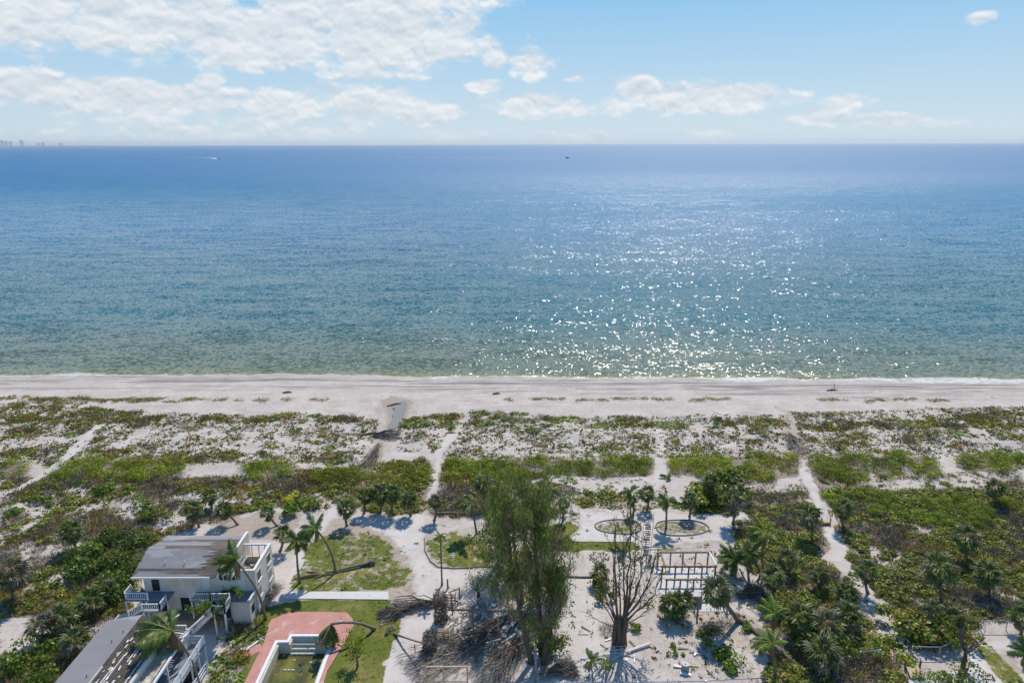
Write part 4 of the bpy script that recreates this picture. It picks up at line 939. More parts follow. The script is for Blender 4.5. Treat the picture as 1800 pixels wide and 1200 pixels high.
for i in range(15):
    U, V = rnd.choice([(rnd.uniform(585, 600), rnd.uniform(1085, 1140)), (rnd.uniform(578, 600), rnd.uniform(1112, 1142))])
    p = G(U, V, .16); a = rnd.uniform(0, 3); d = Vector((math.cos(a), math.sin(a), 0)) * rnd.uniform(.1, .45)
    tag(MB().beam(p - d, p + d, rnd.uniform(.05, .2), .05).build('deck_debris', rnd.choice([M_wood, M_rust, M_white, M_wood])), 'small broken stick or scrap lying on the pink pool deck', 'debris', 'scraps on the pink pool deck')

# ================================================================== ISLAND KERBS, LOW WALLS
def kerb(name, pts, lb, cat, w=.16, h=.12, m=M_kerb, closed=False):
    P_ = [gnd(*q) for q in pts]
    if closed: P_.append(P_[0])
    L_, R_ = [], []
    for i, p in enumerate(P_):
        a = P_[(i - 1) % (len(P_) - 1)] if closed else P_[max(i - 1, 0)]; c_ = P_[(i + 1) % (len(P_) - 1) if closed and i + 1 >= len(P_) else min(i + 1, len(P_) - 1)]
        d = (c_ - a); d.z = 0; d.normalize(); nn_ = Vector((-d.y, d.x, 0)) * w / 2; L_.append(p + nn_); R_.append(p - nn_)
    v = []; f = []
    for l, r_ in zip(L_, R_): v += [(l.x, l.y, -.1), (r_.x, r_.y, -.1), (r_.x, r_.y, h), (l.x, l.y, h)]
    for i in range(len(P_) - 1):
        a, c_ = i * 4, i * 4 + 4
        for k in range(4): f.append((a + k, a + (k + 1) % 4, c_ + (k + 1) % 4, c_ + k))
    f += [(3, 2, 1, 0), tuple(len(v) - 4 + k for k in range(4))]
    o = MB().add(v, f).build(name, m); tag(o, lb, cat); return o
def smooth(pts, n=3):
    out_ = list(pts)
    for _ in range(n):
        q = []
        for i in range(len(out_)):
            a, c_ = out_[i], out_[(i + 1) % len(out_)]
            q += [(a[0] * .75 + c_[0] * .25, a[1] * .75 + c_[1] * .25), (a[0] * .25 + c_[0] * .75, a[1] * .25 + c_[1] * .75)]
        out_ = q
    return out_
kerb('bed_kerb', smooth([(1043, 921), (1070, 913), (1112, 913), (1131, 926), (1120, 938), (1080, 938), (1050, 932)], 2), 'dark kerb around the left oval planting bed in the sandy turning circle', 'kerb', closed=True)
kerb('bed_kerb', smooth([(1151, 926), (1158, 915), (1222, 913), (1249, 926), (1242, 936), (1210, 942), (1162, 940)], 2), 'dark kerb around the right oval planting bed in the sandy turning circle', 'kerb', closed=True)
kerb('lawn_kerb', [(1000, 912), (1018, 918), (1022, 927), (1012, 936), (1003, 944), (1004, 950), (1018, 952), (1060, 952), (1110, 952)], 'low kerb edging the lawn below the turning circle', 'kerb', .12, .10, M_conc)
kerb('lawn_kerb', [(746, 946), (747, 968), (756, 986), (770, 997), (800, 999), (850, 996), (885, 999)], 'dark kerb curving around the lawn right of the drive', 'kerb', .14, .12)
kerb('low_wall', [(976, 1013), (978, 1080), (978, 1160)], 'low straight wall along the left side of the bare sandy lot', 'wall', .18, .5, M_conc)
kerb('low_wall', [(977, 1013), (1000, 1014), (1022, 1015), (1042, 1015)], 'low dark edging across the top of the bare sandy lot', 'wall', .16, .2, M_kerb)
kerb('brush_line', [(764, 903), (790, 902), (815, 903), (838, 902)], 'dark line of debris along the edge of the sandy pad below the dead brush', 'debris', .4, .25, M_kerb)

# ================================================================== TIMBER FRAMES OF THE RUINED HOUSE
pf = empty('timber_frame', (22.8, 77, 0), 'bare post and beam frame left standing on a pale slab in three rows', 'frame')
tag(MB().prism([(18.6, 71.0), (26.6, 71.0), (27.0, 80.6), (19.0, 80.6)], -.2, .06).build('concrete_slab', M_conc), 'pale slab under the bare timber frame', kind='structure')
PH = 2.25
def ppost(x, y, m=M_wood, h=PH, par=None):
    MB().beam((x, y, .06), (x + rnd.uniform(-.03, .03), y, h - .105), .17, .17).build('post', m, par or pf)
for y, x0, x1, m_, k in ((80.2, 19.5, 26.4, M_wood, 4), (77.0, 19.35, 26.45, M_rust, 4), (74.25, 19.3, 26.4, M_wood, 4)):
    MB().beam((x0 - .1, y, PH), (x1 + .1, y, PH), .2, .2).build('beam', m_, pf)
    for i in range(k + 1): ppost(x0 + .1 + (x1 - x0 - .2) * i / k, y, m_ if i % 3 else M_wood)
MB().beam((26.45, 77.14, PH + .1), (26.4, 80.05, PH + .1), .14, .2).build('beam', M_white, pf)
MB().beam((26.45, 71.6, PH + .1), (26.4, 74.1, PH + .1), .14, .2).build('beam', M_white, pf); ppost(26.4, 71.7); ppost(22.5, 71.9, M_rust, 1.6); ppost(26.9, 75.6, M_rust, 2)
MB().beam((19.4, 79.0, .9), (21.3, 79.0, .9), .08, .12).build('rail', M_rust, pf); MB().beam((21.3, 73.4, .9), (23.4, 73.4, .95), .08, .12).build('rail', M_rust, pf)
MB().box(22.3, 23.45, 72.2, 73.0, .06, 1.3).build('block_wall', M_dkmetal, pf)
MB().box(19.55, 19.75, 72.9, 73.6, .06, 1.5).build('panel', M_conc, pf)
for x0, x1 in ((20.6, 20.8), (23.3, 23.5)): MB().box(x0, x1, 80.35, 83.2, -.05, .10).build('ground_beam', M_wood, pf)
sf = empty('rail_stand', gnd(1142, 990), 'slender rail frame standing left of the post and beam frame', 'frame')
for (U, V, zz) in ((1136, 990, 2.2), (1155, 988, 2.2)):
    p = G(U, V); MB().beam(p, (p.x, p.y, zz), .12).build('post', M_wood, sf)
p, q = G(1128, 985), G(1160, 985); MB().beam((p.x, p.y, 2.15), (q.x, q.y, 2.15), .1).build('rail', M_wood, sf); MB().beam((p.x, p.y, 1.75), (q.x, q.y, 1.75), .1).build('rail', M_wood, sf)
MB().beam(G(1139, 1000), G(1143, 988) + Vector((0, 0, 1.2)), .4, .1).build('panel', M_dkmetal, sf)
# broken boardwalk: loose rungs between two runners
bw = empty('broken_boardwalk', gnd(1137, 945), 'ladder like remains of a boardwalk leading from the path to the bare frame', 'boardwalk')
for k in range(24):
    t = k / 23; V = 900 + 76 * t; U = 1140.5 - 5 * t + rnd.uniform(-1.0, 1.0); p = gnd(U, V); a = rnd.uniform(-.25, .25); d = Vector((math.cos(a), math.sin(a), 0)) * .42
    MB().beam(p - d + Vector((0, 0, .1)), p + d + Vector((0, 0, .1)), .16, .08).build('plank', rnd.choice([M_white, M_conc, M_wood]), bw)
for dx in (-7, 9): MB().beam(gnd(1141 + dx, 900) + Vector((0, 0, .03)), gnd(1134 + dx, 975) + Vector((0, 0, .03)), .09, .08).build('runner', M_wood, bw)

# ================================================================== PALMS
coconut((467, 1088), (415, 984), 'tall curved coconut palm leaning over the torn roof of the first house', sweep=185, spread=62, n=24, L=3.3, dead=6, bend=(.7, 0, -.1), dy=-1.0, ddir=-80)
coconut((350, 1205), (303, 1108), 'curved coconut palm leaning over the long house with fronds blown left', sweep=182, spread=42, n=26, L=4.2, dead=3, bend=(.5, 0, 0), dy=-.5, ddir=20)
coconut((527, 1024), (522, 952), 'upright coconut palm between the first house and the lawn', spread=200, n=22, L=2.3, dead=4, bend=(-.15, 0, 0))
coconut((590, 1005), (555, 928), 'slender coconut palm leaning left over the lawn with a hanging brown skirt', sweep=180, spread=75, n=22, L=2.7, dead=6, bend=(.55, 0, .1), dy=-.4, ddir=-90)
coconut((777, 1028), (774, 940), 'thin straight palm with a tiny bright crown beside the drive', spread=200, n=12, L=1.1, dead=2, r=.12, mesh=COCOY)
coconut((838, 938), (829, 884), 'wind bent coconut palm left of the big pine cluster', sweep=170, spread=80, n=16, L=2.6, dead=7, ddir=-90)
coconut((957, 962), (967, 858), 'tall coconut palm rising behind the right side of the pine cluster', sweep=185, spread=80, n=18, L=2.6, dead=6, bend=(.2, 0, 0), ddir=-90)
coconut((1110, 938), (1107, 864), 'tall palm with upright spear growing from the left oval bed', sweep=180, spread=110, n=13, L=2.1, dead=5)
coconut((1171, 928), (1172, 878), 'palm with drooping crown growing from the right oval bed', spread=200, n=17, L=2.2, dead=4)
coconut((1343, 1010), (1346, 936), 'coconut palm with bright crown blown hard to the left in the right thicket', sweep=165, spread=45, n=20, L=2.7, dead=3, mesh=COCOY, bend=(-.3, 0, 0), ddir=-80)
coconut((1357, 1135), (1362, 1080), 'bright green coconut palm in the lower right thicket, upper of two', sweep=150, spread=60, n=16, L=2.5, dead=4, mesh=COCOY, ddir=-60)
coconut((1364, 1190), (1358, 1130), 'bright green coconut palm in the lower right thicket, lower of two', sweep=170, spread=60, n=16, L=2.5, dead=4, mesh=COCOY, ddir=-60)
coconut((1043, 1206), (1039, 1160), 'small young palm at the bottom edge left of the shattered tree', spread=200, n=11, L=1.3, dead=0, r=.09)
coconut((1064, 1206), (1066, 1168), 'small yellowish young palm beside the shattered tree', spread=200, n=9, L=1.15, dead=1, r=.08, mesh=COCOY)
coconut((321, 1062), (320, 1040), 'small feathery palm growing beside the porch of the first house', spread=200, n=13, L=1.5, dead=1, r=.09, mesh=COCOY)
coconut((343, 1058), (341, 1029), 'second small feathery palm by the porch, right of the other', spread=200, n=11, L=1.3, dead=0, r=.09, mesh=COCOY)
coconut((1812, 1190), (1806, 1150), 'drooping palm cut off by the right edge of the view', sweep=190, spread=80, n=14, L=2.2, dead=3)
coconut((250, 1075), (262, 1050), 'ragged yellowing palm at the left corner of the first house', sweep=10, spread=120, n=12, L=1.9, dead=3, r=.12, mesh=COCOY + COCO)
coconut((1285, 1010), (1292, 985), 'big drooping palm crown overhanging the right end of the bare frame', sweep=190, spread=85, n=26, L=2.9, dead=6, bend=(.4, 0, -.3))
coconut((1330, 1022), (1318, 972), 'leaning palm behind the bare frame with brown hanging fronds', sweep=200, spread=90, n=16, L=2.4, dead=8, bend=(.9, 0, -.5))
# bent palm hanging over the pool
pb = gnd(658, 1106); bp_ = empty('bent_palm', pb, 'palm bent over in an arc with its drooping head hanging above the pool', 'palm tree')
pp = [pb, at_y(648, 1101, pb.y - .1), at_y(632, 1096, pb.y - .2), at_y(612, 1094, pb.y - .3), at_y(595, 1094, pb.y - .4), at_y(580, 1097, pb.y - .5)]
for i, p in enumerate(pp): p.z = max(p.z, .1)
pp = [pb] + [G(U, V, z) for (U, V, z) in ((650, 1101, .8), (636, 1095.5, 1.6), (620, 1093.5, 2.2), (602, 1093.5, 2.6), (581, 1096.5, 2.75))]
trunk_part(bp_, pp, .2, .13)
tl = pp[-1] - pb
for i in range(26): frond(bp_, COCO + COCOD[:1], tl, R(190 + rnd.gauss(0, 45)), R(rnd.uniform(-85, -22)), rnd.uniform(2.0, 3.0), rnd.uniform(-.5, .5))
for i in range(8): frond(bp_, COCOD, tl, R(rnd.uniform(230, 330)), R(rnd.uniform(-88, -60)), rnd.uniform(1.5, 2.3))
# fallen palm on the lawn
fb = gnd(650, 992); fp = empty('fallen_palm', fb, 'dead palm lying across the lawn with a fan of grey fronds', 'palm tree')
pp = [gnd(650, 992) + Vector((0, 0, .35)), gnd(620, 999) + Vector((0, 0, .3)), gnd(595, 1005) + Vector((0, 0, .25)), gnd(572, 1010) + Vector((0, 0, .25))]
trunk_part(fp, pp, .2, .13); tl = pp[-1] - fb
for i in range(18): frond(fp, COCOD, tl, R(195 + rnd.gauss(0, 16)), R(rnd.uniform(-2, 10)), rnd.uniform(2.0, 4.2), 0, .7)
MB().tube([(0, 0, .3), (.7, .15, .3)], [.5, .35], 9).build('root_ball', M_kerb, None).parent = fp
# dead leaning palm over the drive
db = gnd(692, 1113); dp = empty('dead_leaning_palm', db, 'dead thin palm leaning right over the drive beside the wooden stairs', 'palm tree')
dt = at_y(748, 1116, db.y); pp = [db, db.lerp(dt, .5), G(722, 1124, 1.6), ]; pp = [db, G(712, 1120, .9), G(732, 1126.5, 1.6), G(747, 1130, 2.3)]
trunk_part(dp, pp, .11, .09)
for i in range(5): frond(dp, FAND, (pp[0] - db), rnd.uniform(1.5, 3.6), R(rnd.uniform(5, 50)), 1.1)

SAB = [((22,1056),(20,1008),2.1,'large fan palm standing alone at the left edge'), ((133,966),(127,934),1.5,'dark leaning fan palm in the left scrub'),
 ((372,893),(369,872),1.5,'fan palm behind the first house, furthest left'), ((350,926),(338,898),1.5,'fan palm behind the roof ridge of the first house'),
 ((418,922),(393,897),1.5,'leaning fan palm behind the first house, middle one'), ((488,924),(470,902),1.3,'leaning fan palm above the open room of the first house'),
 ((492,968),(497,938),1.5,'fan palm directly right of the open room'), ((610,924),(608,894),1.45,'lone fan palm on sand above the big lawn'),
 ((640,902),(641,872),1.4,'fan palm in the clump above the lawn, left'), ((668,900),(667,868),1.5,'fan palm in the clump above the lawn, centre left'),
 ((693,903),(690,868),1.5,'fan palm in the clump above the lawn, centre right'), ((722,906),(719,877),1.3,'slender fan palm with a shadow on the sand left of the drive'),
 ((763,914),(765,882),1.3,'fan palm right of the drive entrance'), ((852,886),(850,852),1.5,'dark fan palm in the dead brush behind the pine cluster'),
 ((990,915),(990,885),.9,'narrow fan palm stump left of the clipped hedge'), ((1112,905),(1111,880),1.0,'stubby palm trunk behind the left oval bed'),
 ((1137,895),(1138,868),1.4,'fan palm beside the middle path above the turning circle'), ((1212,908),(1211,878),1.2,'fan palm at the left end of the sea grape clump'),
 ((1288,921),(1288,880),1.6,'tall fan palm standing on sand at the right of the turning circle'), ((1250,880),(1250,846),1.5,'fan palm at the back of the sea grape clump'),
 ((1425,948),(1424,908),1.7,'dark fan palm left of the curving path'), ((1484,928),(1483,895),1.5,'dark fan palm right of the curving path'),
 ((1750,885),(1750,858),1.6,'dark fan palm at the far right behind the thickets'), ((1700,985),(1699,948),1.9,'dark fan palm in the middle of the right scrub'),
 ((1655,1055),(1652,1000),2.0,'tall dark fan palm in the right scrub above the bare slope'), ((1526,1042),(1525,1004),1.7,'fan palm with a round shadow beside the bare slope'),
 ((1738,1045),(1737,1010),1.5,'fan palm in the far right scrub'), ((1487,1066),(1488,1046),1.3,'small fan palm at the left side of the bare slope'),
 ((1640,1112),(1640,1070),1.2,'slim dark palm trunk in the lower right scrub'), ((1676,1108),(1675,1090),1.6,'broad fan palm in front of the slim dark trunk'),
 ((1057,1026),(1056,1008),1.5,'small fan palm behind the shattered tree'), ((1186,1084),(1183,1062),1.7,'left of twin small fan palms in front of the bare frame'),
 ((1200,1082),(1200,1056),1.4,'right of twin small fan palms in front of the bare frame'), ((1408,1120),(1406,1090),2.0,'large fan palm among the lower right palms, left'),
 ((1450,1130),(1452,1105),1.9,'large yellowing fan palm among the lower right palms'), ((1490,1108),(1490,1084),1.7,'fan palm among the lower right palms, right'),
 ((1362,1060),(1360,1018),1.6,'fan palm right of the leaning trunks'), ((1385,1010),(1384,985),1.4,'fan palm in the dense green mass left of the curving path'),
 ((1440,1035),(1441,1012),1.4,'fan palm at the lower end of the green mass'), ((1445,1180),(1447,1150),1.7,'fan palm at the bottom edge above the fence corner'),
 ((110,1115),(108,1092),2.0,'yellowing fan palm left of the long house'), ((160,1085),(159,1058),1.7,'fan palm in the scrub above the long house'),
 ((190,1062),(190,1040),1.5,'fan palm in the dark scrub left of the first house'), ((75,1125),(76,1102),1.8,'ragged tan fan palm beside the sandy patch at lower left'),
 ((135,1150),(133,1128),1.8,'broad low fan palm beside the roof edge of the long house'), ((1795,1115),(1795,1085),1.5,'fan palm at the right edge above the fence')]
for bpt, tpt, L_, lb in SAB:
    sabal(bpt, tpt, lb, L=L_ * rnd.uniform(1.05, 1.35), n=rnd.randint(15, 22), dead=rnd.randint(4, 9), bend=(rnd.uniform(-.3, .3), 0, 0), mesh=(FANDD + FAN[:1]) if 'tan' in lb else (FAN + FANDD[:1] if 'yellow' in lb else (FANB + FAN + FANDD[:1])))
# big half dead fan palm leaning over
sabal((1300, 1092), (1260, 1040), 'thick leaning fan palm with a big grey drooping head in front of the bare frame', n=30, L=2.1, dead=16, dy=-1.2, r=.28, mesh=FAN + FANDD, hang=18)

# ================================================================== SHRUBS standing apart
def shrub(name, U, V, r_, kind, lb, cat='shrub', zr=.9, group=None, n=None):
    p = gnd(U, V); Vv, Cc = bush(kind, n or int(160 + r_ * 130))
    Vv = Vv * np.array([r_, r_, r_ * zr]); o = link(name, poly_mesh(name, Vv, Cc, TWIG if kind == 'dead' else LEAF), None, p - Vector((0, 0, .05)), (0, 0, rnd.uniform(0, 6)))
    return tag(o, lb, cat, group)
SH = [('round_shrub', 1013, 906, 1.0, 'big', 'round clipped dark shrub alone on the sand of the turning circle', 1.1), ('clipped_hedge', 975, 905, 1.6, 'bright', 'bright green clipped hedge right of the pine cluster', .8),
 ('flowering_shrub', 518, 905, 2.4, 'bright', 'tall dense green shrub below a yellow flowering top', 1.1), ('yellow_shrub', 512, 880, 1.7, 'yellow', 'yellow flowering bush behind the tall dense green shrub', .9),
 ('yellow_shrub', 541, 893, 1.0, 'yellow', 'small yellow leafed bush right of the tall dense green shrub', 1.0), ('red_brown_shrub', 128, 1018, 1.1, 'dead', 'reddish brown dead shrub in the left scrub', 1.3),
 ('red_brown_shrub', 36, 915, 1.3, 'dead', 'brown dead shrub near the sandy trail at the far left', 1.0), ('green_shrub', 76, 882, 1.7, 'bright', 'bright green rounded shrub near the sandy trail', .9),
 ('green_shrub', 32, 902, 1.6, 'bright', 'bright green bush at the far left above a brown one', .8), ('green_shrub', 178, 868, 1.9, 'bright', 'bright green shrub in the left scrub below the long bank', .9),
 ('green_shrub', 275, 918, 2.5, 'low', 'wide green shrub above the first house roof', .8), ('green_shrub', 255, 893, 2.3, 'low', 'wide green shrub further up behind the first house', .8),
 ('green_shrub', 936, 755, 1.6, 'vine', 'low bright green mound alone on the white dune', 1.2), ('green_shrub', 725, 772, 1.7, 'big', 'dark shrub at the edge of the washout', .9),
 ('green_shrub', 1322, 760, 1.6, 'big', 'dark shrub left of the smaller washout', 1.0), ('green_shrub', 1645, 768, 1.5, 'big', 'dark shrub alone on the right dune', 1.0),
 ('green_shrub', 1480, 790, 1.9, 'big', 'dark spreading shrub in the dunes right of the smaller washout', .8), ('green_shrub', 1290, 770, .9, 'big', 'small dark shrub on open sand left of the smaller washout', .9),
 ('green_shrub', 465, 770, .9, 'big', 'small dark shrub on the white dune left of centre', .9), ('green_shrub', 520, 773, .9, 'big', 'second small dark shrub on the white dune left of centre', .9),
 ('green_shrub', 796, 755, 1.5, 'low', 'green shrub beside the top of the forked white path', 1.1), ('green_shrub', 818, 777, 1.1, 'big', 'dark shrub right of the forked white path', .9),
 ('green_shrub', 1170, 840, 1.1, 'bright', 'small bright bush below the dark bank at the middle path', 1.0), ('green_shrub', 1310, 1105, 1.0, 'bright', 'bright weed clump in the shade of the leaning palm', .8),
 ('green_shrub', 1238, 1118, 1.0, 'bright', 'bright weed clump below the brushwood heap', .8), ('green_shrub', 1268, 1155, 1.8, 'bright', 'largest bright bush on the sandy lot below the brushwood', .8),
 ('green_shrub', 1283, 1172, 1.6, 'bright', 'bright weedy bush just below the largest one', .7), ('green_shrub', 1185, 1136, .6, 'bright', 'tiny bright weed on bare sand', .8), ('green_shrub', 1187, 1150, .7, 'bright', 'small bright weed below the tiny one', .8),
 ('green_shrub', 1118, 1108, 1.3, 'bright', 'bright weeds at the right foot of the shattered tree', .7), ('green_shrub', 1072, 1108, 1.2, 'dead', 'dry grass at the left foot of the shattered tree', .7),
 ('green_shrub', 1060, 1045, 1.7, 'bright', 'leafy bush behind the left of the shattered tree', .9), ('green_shrub', 403, 1118, 1.1, 'big', 'dark shrub at the foot of the broad leafed tree', 1.0), ('green_shrub', 422, 1160, .9, 'bright', 'small green shrub beside the pink path', .9),
 ('green_shrub', 1192, 1092, 1.3, 'big', 'dark bush under the twin small fan palms', .7), ('green_shrub', 1171, 1072, .9, 'dead', 'dry bush left of the twin small fan palms', .8),
 ('clipped_hedge', 1632, 1198, 1.6, 'low', 'rounded hedge bush at the lower right by the wooden ramp', 1.0), ('clipped_hedge', 1672, 1202, 1.7, 'low', 'middle hedge bush at the lower right', 1.0), ('clipped_hedge', 1712, 1198, 1.9, 'big', 'largest rounded hedge bush at the lower right beside the path', 1.0),
 ('large_shrub', 30, 1185, 2.8, 'low', 'tall loose grey green bush in the bottom left corner', 1.3), ('large_shrub', 80, 1205, 2.6, 'low', 'second tall loose bush at the bottom left beside the long house', 1.2),
 ('large_shrub', 218, 1030, 2.8, 'big', 'very dark glossy bush against the left end of the first house', 1.3), ('large_shrub', 190, 1000, 2.7, 'big', 'dark glossy bush up the slope from the first house', 1.0),
 ('sea_grape_shrub', 1228, 888, 3.1, 'grape', 'sea grape clump beside the turning circle, left half', .95), ('sea_grape_shrub', 1262, 895, 3.0, 'grape', 'sea grape clump beside the turning circle, right half', .95),
 ('sea_grape_shrub', 1620, 1125, 3.2, 'grape', 'large mottled sea grape clump behind the fence', .95), ('sea_grape_shrub', 1585, 1105, 2.8, 'grape', 'mottled sea grape clump left of the slim dark trunk', .9), ('sea_grape_shrub', 1665, 1122, 2.6, 'grape', 'mottled sea grape clump at the right end of the fence', .9),
 ('large_shrub', 1430, 1160, 3.0, 'big', 'dark glossy thicket under the lower right palms', 1.1), ('large_shrub', 1470, 1150, 2.8, 'big', 'dark glossy thicket right of the lower right palms', 1.0), ('large_shrub', 1400, 1140, 2.4, 'big', 'dark glossy shrub between the bright coconut palms', 1.0),
 ('large_shrub', 872, 960, 2.6, 'big', 'dense dark bush at the left foot of the pine cluster', 1.5), ('large_shrub', 946, 1150, 1.9, 'big', 'dark vine thicket wrapped round the feet of the central pines, left', 1.5), ('large_shrub', 968, 1150, 1.7, 'low', 'green vine thicket wrapped round the feet of the central pines, right', 1.7), ('large_shrub', 958, 1110, 1.5, 'big', 'dark undergrowth just behind the central pine trunks', 1.6), ('large_shrub', 882, 1035, 2.2, 'big', 'dark bush in the shade under the pine cluster', 1.0)]
for nm, U, V, r_, k, lb, zr in SH: shrub(nm, U, V, r_, k, lb, 'hedge' if 'hedge' in nm else 'shrub', zr)
for nm, U, V, r_, hh, lb in (('dead_hedge', 775, 1092, .85, 4.6, 'tall brown dead hedge column at the head of the ruined stairs'), ('dead_hedge', 756, 1143, .85, 2.6, 'brown dead clipped hedge left of the lower wooden stairs')):
    p = gnd(U, V); n = 2600; d = unit(n, rng); d[:, 2] = np.abs(d[:, 2]); P_ = d * (.75 + .3 * rng.random((n, 1))) ; P_[:, 2] = rng.random(n); P_ *= np.array([r_, r_ * 1.6 if hh < 3 else r_, hh * .82])
    Nn = unit(n, rng); Dd = np.cross(Nn, unit(n, rng)); Dd /= np.linalg.norm(Dd, axis=1, keepdims=True)
    Vv = cards(P_, Dd, Nn, np.full(n, .3), np.full(n, .07)); o = link(nm, poly_mesh(nm, Vv, pcol('dead', n) * .75, TWIG), None, p); tag(o, lb, 'hedge')

# ================================================================== TREES
def grow(root, start, dirv, L, r0, depth, segs, tips, mb, wob=.18, up=.12, split=2, g=rnd):
    p = Vector(start); d = Vector(dirv).normalized(); pts = [p.copy()]; n = segs
    for i in range(n):
        d = (d + Vector((g.gauss(0, wob), g.gauss(0, wob), g.gauss(0, wob) * .6 + up))).normalized(); p = p + d * L / n; pts.append(p.copy())
    rad = [r0 * (1 - .62 * i / n) for i in range(n + 1)]; mb.tube(pts, rad, 5 if r0 < .12 else 7, False)
    for i in range(1, n + 1): tips.append((pts[i].copy(), d.copy(), depth, i / n))
    if depth > 0:
        for k in range(split):
            i = g.randint(max(1, n // 3), n); dd = (d + Vector((g.gauss(0, .6), g.gauss(0, .6), g.uniform(-.1, .5)))).normalized()
            grow(root, pts[i], dd, L * g.uniform(.5, .8), rad[i] * .7, depth - 1, max(3, segs - 1), tips, mb, wob, up, split, g)
def casuarina(U, V, tU, tV, lb, dens=1.0, spread=1.0, leafy=1.0, z0=.12):
    base = gnd(U, V); top = at_y(tU, tV, base.y + rnd.uniform(-1, 1)); H_ = (top - base).length
    root = empty('pine_tree', base, lb, 'tree', 'storm battered pines in the central cluster')
    pts = curve(Vector((0, 0, -.1)), top - base, (rnd.uniform(-.4, .4), rnd.uniform(-.3, .3), 0), 10)
    MB().tube(pts, [.34 * (1 - .85 * i / 9) for i in range(10)], 8).build('trunk', M_bark, None, True).parent = root
    C_ = []; n_l = int(20 * dens)
    for k in range(n_l):
        t = z0 + (1 - z0) * (k / n_l) ** .85; q = t * 9; i = min(int(q), 8); p = pts[i].lerp(pts[i + 1], q - i)
        a = k * 2.4 + rnd.uniform(-.4, .4); L_ = (1 - t) * H_ * .10 + rnd.uniform(.5, 2.8) * spread * (.45 + .75 * min(1, t * 2.2)); d = Vector((math.cos(a), math.sin(a), rnd.uniform(.5, 1.3)))
        mb = MB(); tips = []; grow(root, p, d, L_, .07, 1, 5, tips, mb, .14, .08, 2)
        o = mb.build('limb', M_bark); o.parent = root
        C_ += [tp for tp in tips if tp[3] > .3]
    P_ = np.array([list(c_[0]) for c_ in C_]); n = int(5600 * dens * leafy)
    i = rng.integers(0, len(P_), n); pos_ = P_[i] + rng.normal(size=(n, 3)) * np.array([.40, .40, .40])
    D = rng.normal(size=(n, 3)) * .35 + np.array([.1, 0, .75]); D[rng.random(n) < .35, 2] *= -1; D /= np.linalg.norm(D, axis=1, keepdims=True)
    N = np.cross(D, unit(n, rng)); N /= np.linalg.norm(N, axis=1, keepdims=True)
    Vv = cards(pos_, D, N, .5 + .5 * rng.random(n), .05 + .055 * rng.random(n))
    kp = (fbm(pos_[:, 0] + base.x, pos_[:, 2] + base.y, 2.4, int(U) % 50) > .555) | (rng.random(n) < .05); pos_ = pos_[kp]; Vv = Vv[kp]; n = len(pos_)
    Cc = pcol('cas', n) * (.7 + .6 * vnoise(pos_[:, 0], pos_[:, 2], 1.4, 5))[:, None]
    br = vnoise(pos_[:, 0] + 3, pos_[:, 2], 1.8, 9) > .74; Cc[br] = pcol('dead', int(br.sum())) * .8
    o = link('foliage', poly_mesh('foliage', Vv, Cc, LEAF), root); tag(o, kind='stuff')
    return root
CAS = [(952,1150,938,868,'tallest pine of the central cluster with a bare brown leader',1.3,1.1,1.1), (935,1165,888,895,'pine leaning left in the front of the central cluster',1.2,1.5,1.2), (966,1140,974,925,'pine on the right front of the central cluster',1.1,1.0,1.1),
 (918,1060,895,880,'bushy pine in the left middle of the central cluster',1.2,1.5,1.5), (898,1010,876,878,'broad pine at the left rear of the central cluster',1.2,1.4,1.4), (948,1040,945,862,'dark pine in the middle of the central cluster',1.1,1.2,1.3),
 (968,1045,984,945,'thin pine at the right edge of the central cluster',.6,.7,.8), (925,975,918,858,'pale dry pine at the back of the central cluster',.9,1.2,.8), (955,1165,985,1000,'small dense pine low at the front of the cluster',.9,.6,1.0), (880,985,868,905,'short pine at the far left of the cluster',.8,1.2,1.3)]
for U, V, tU, tV, lb, dn, spd, lf in CAS: casuarina(U, V, tU, tV, lb, dn, spd, lf, .16 if V > 1100 else .06)
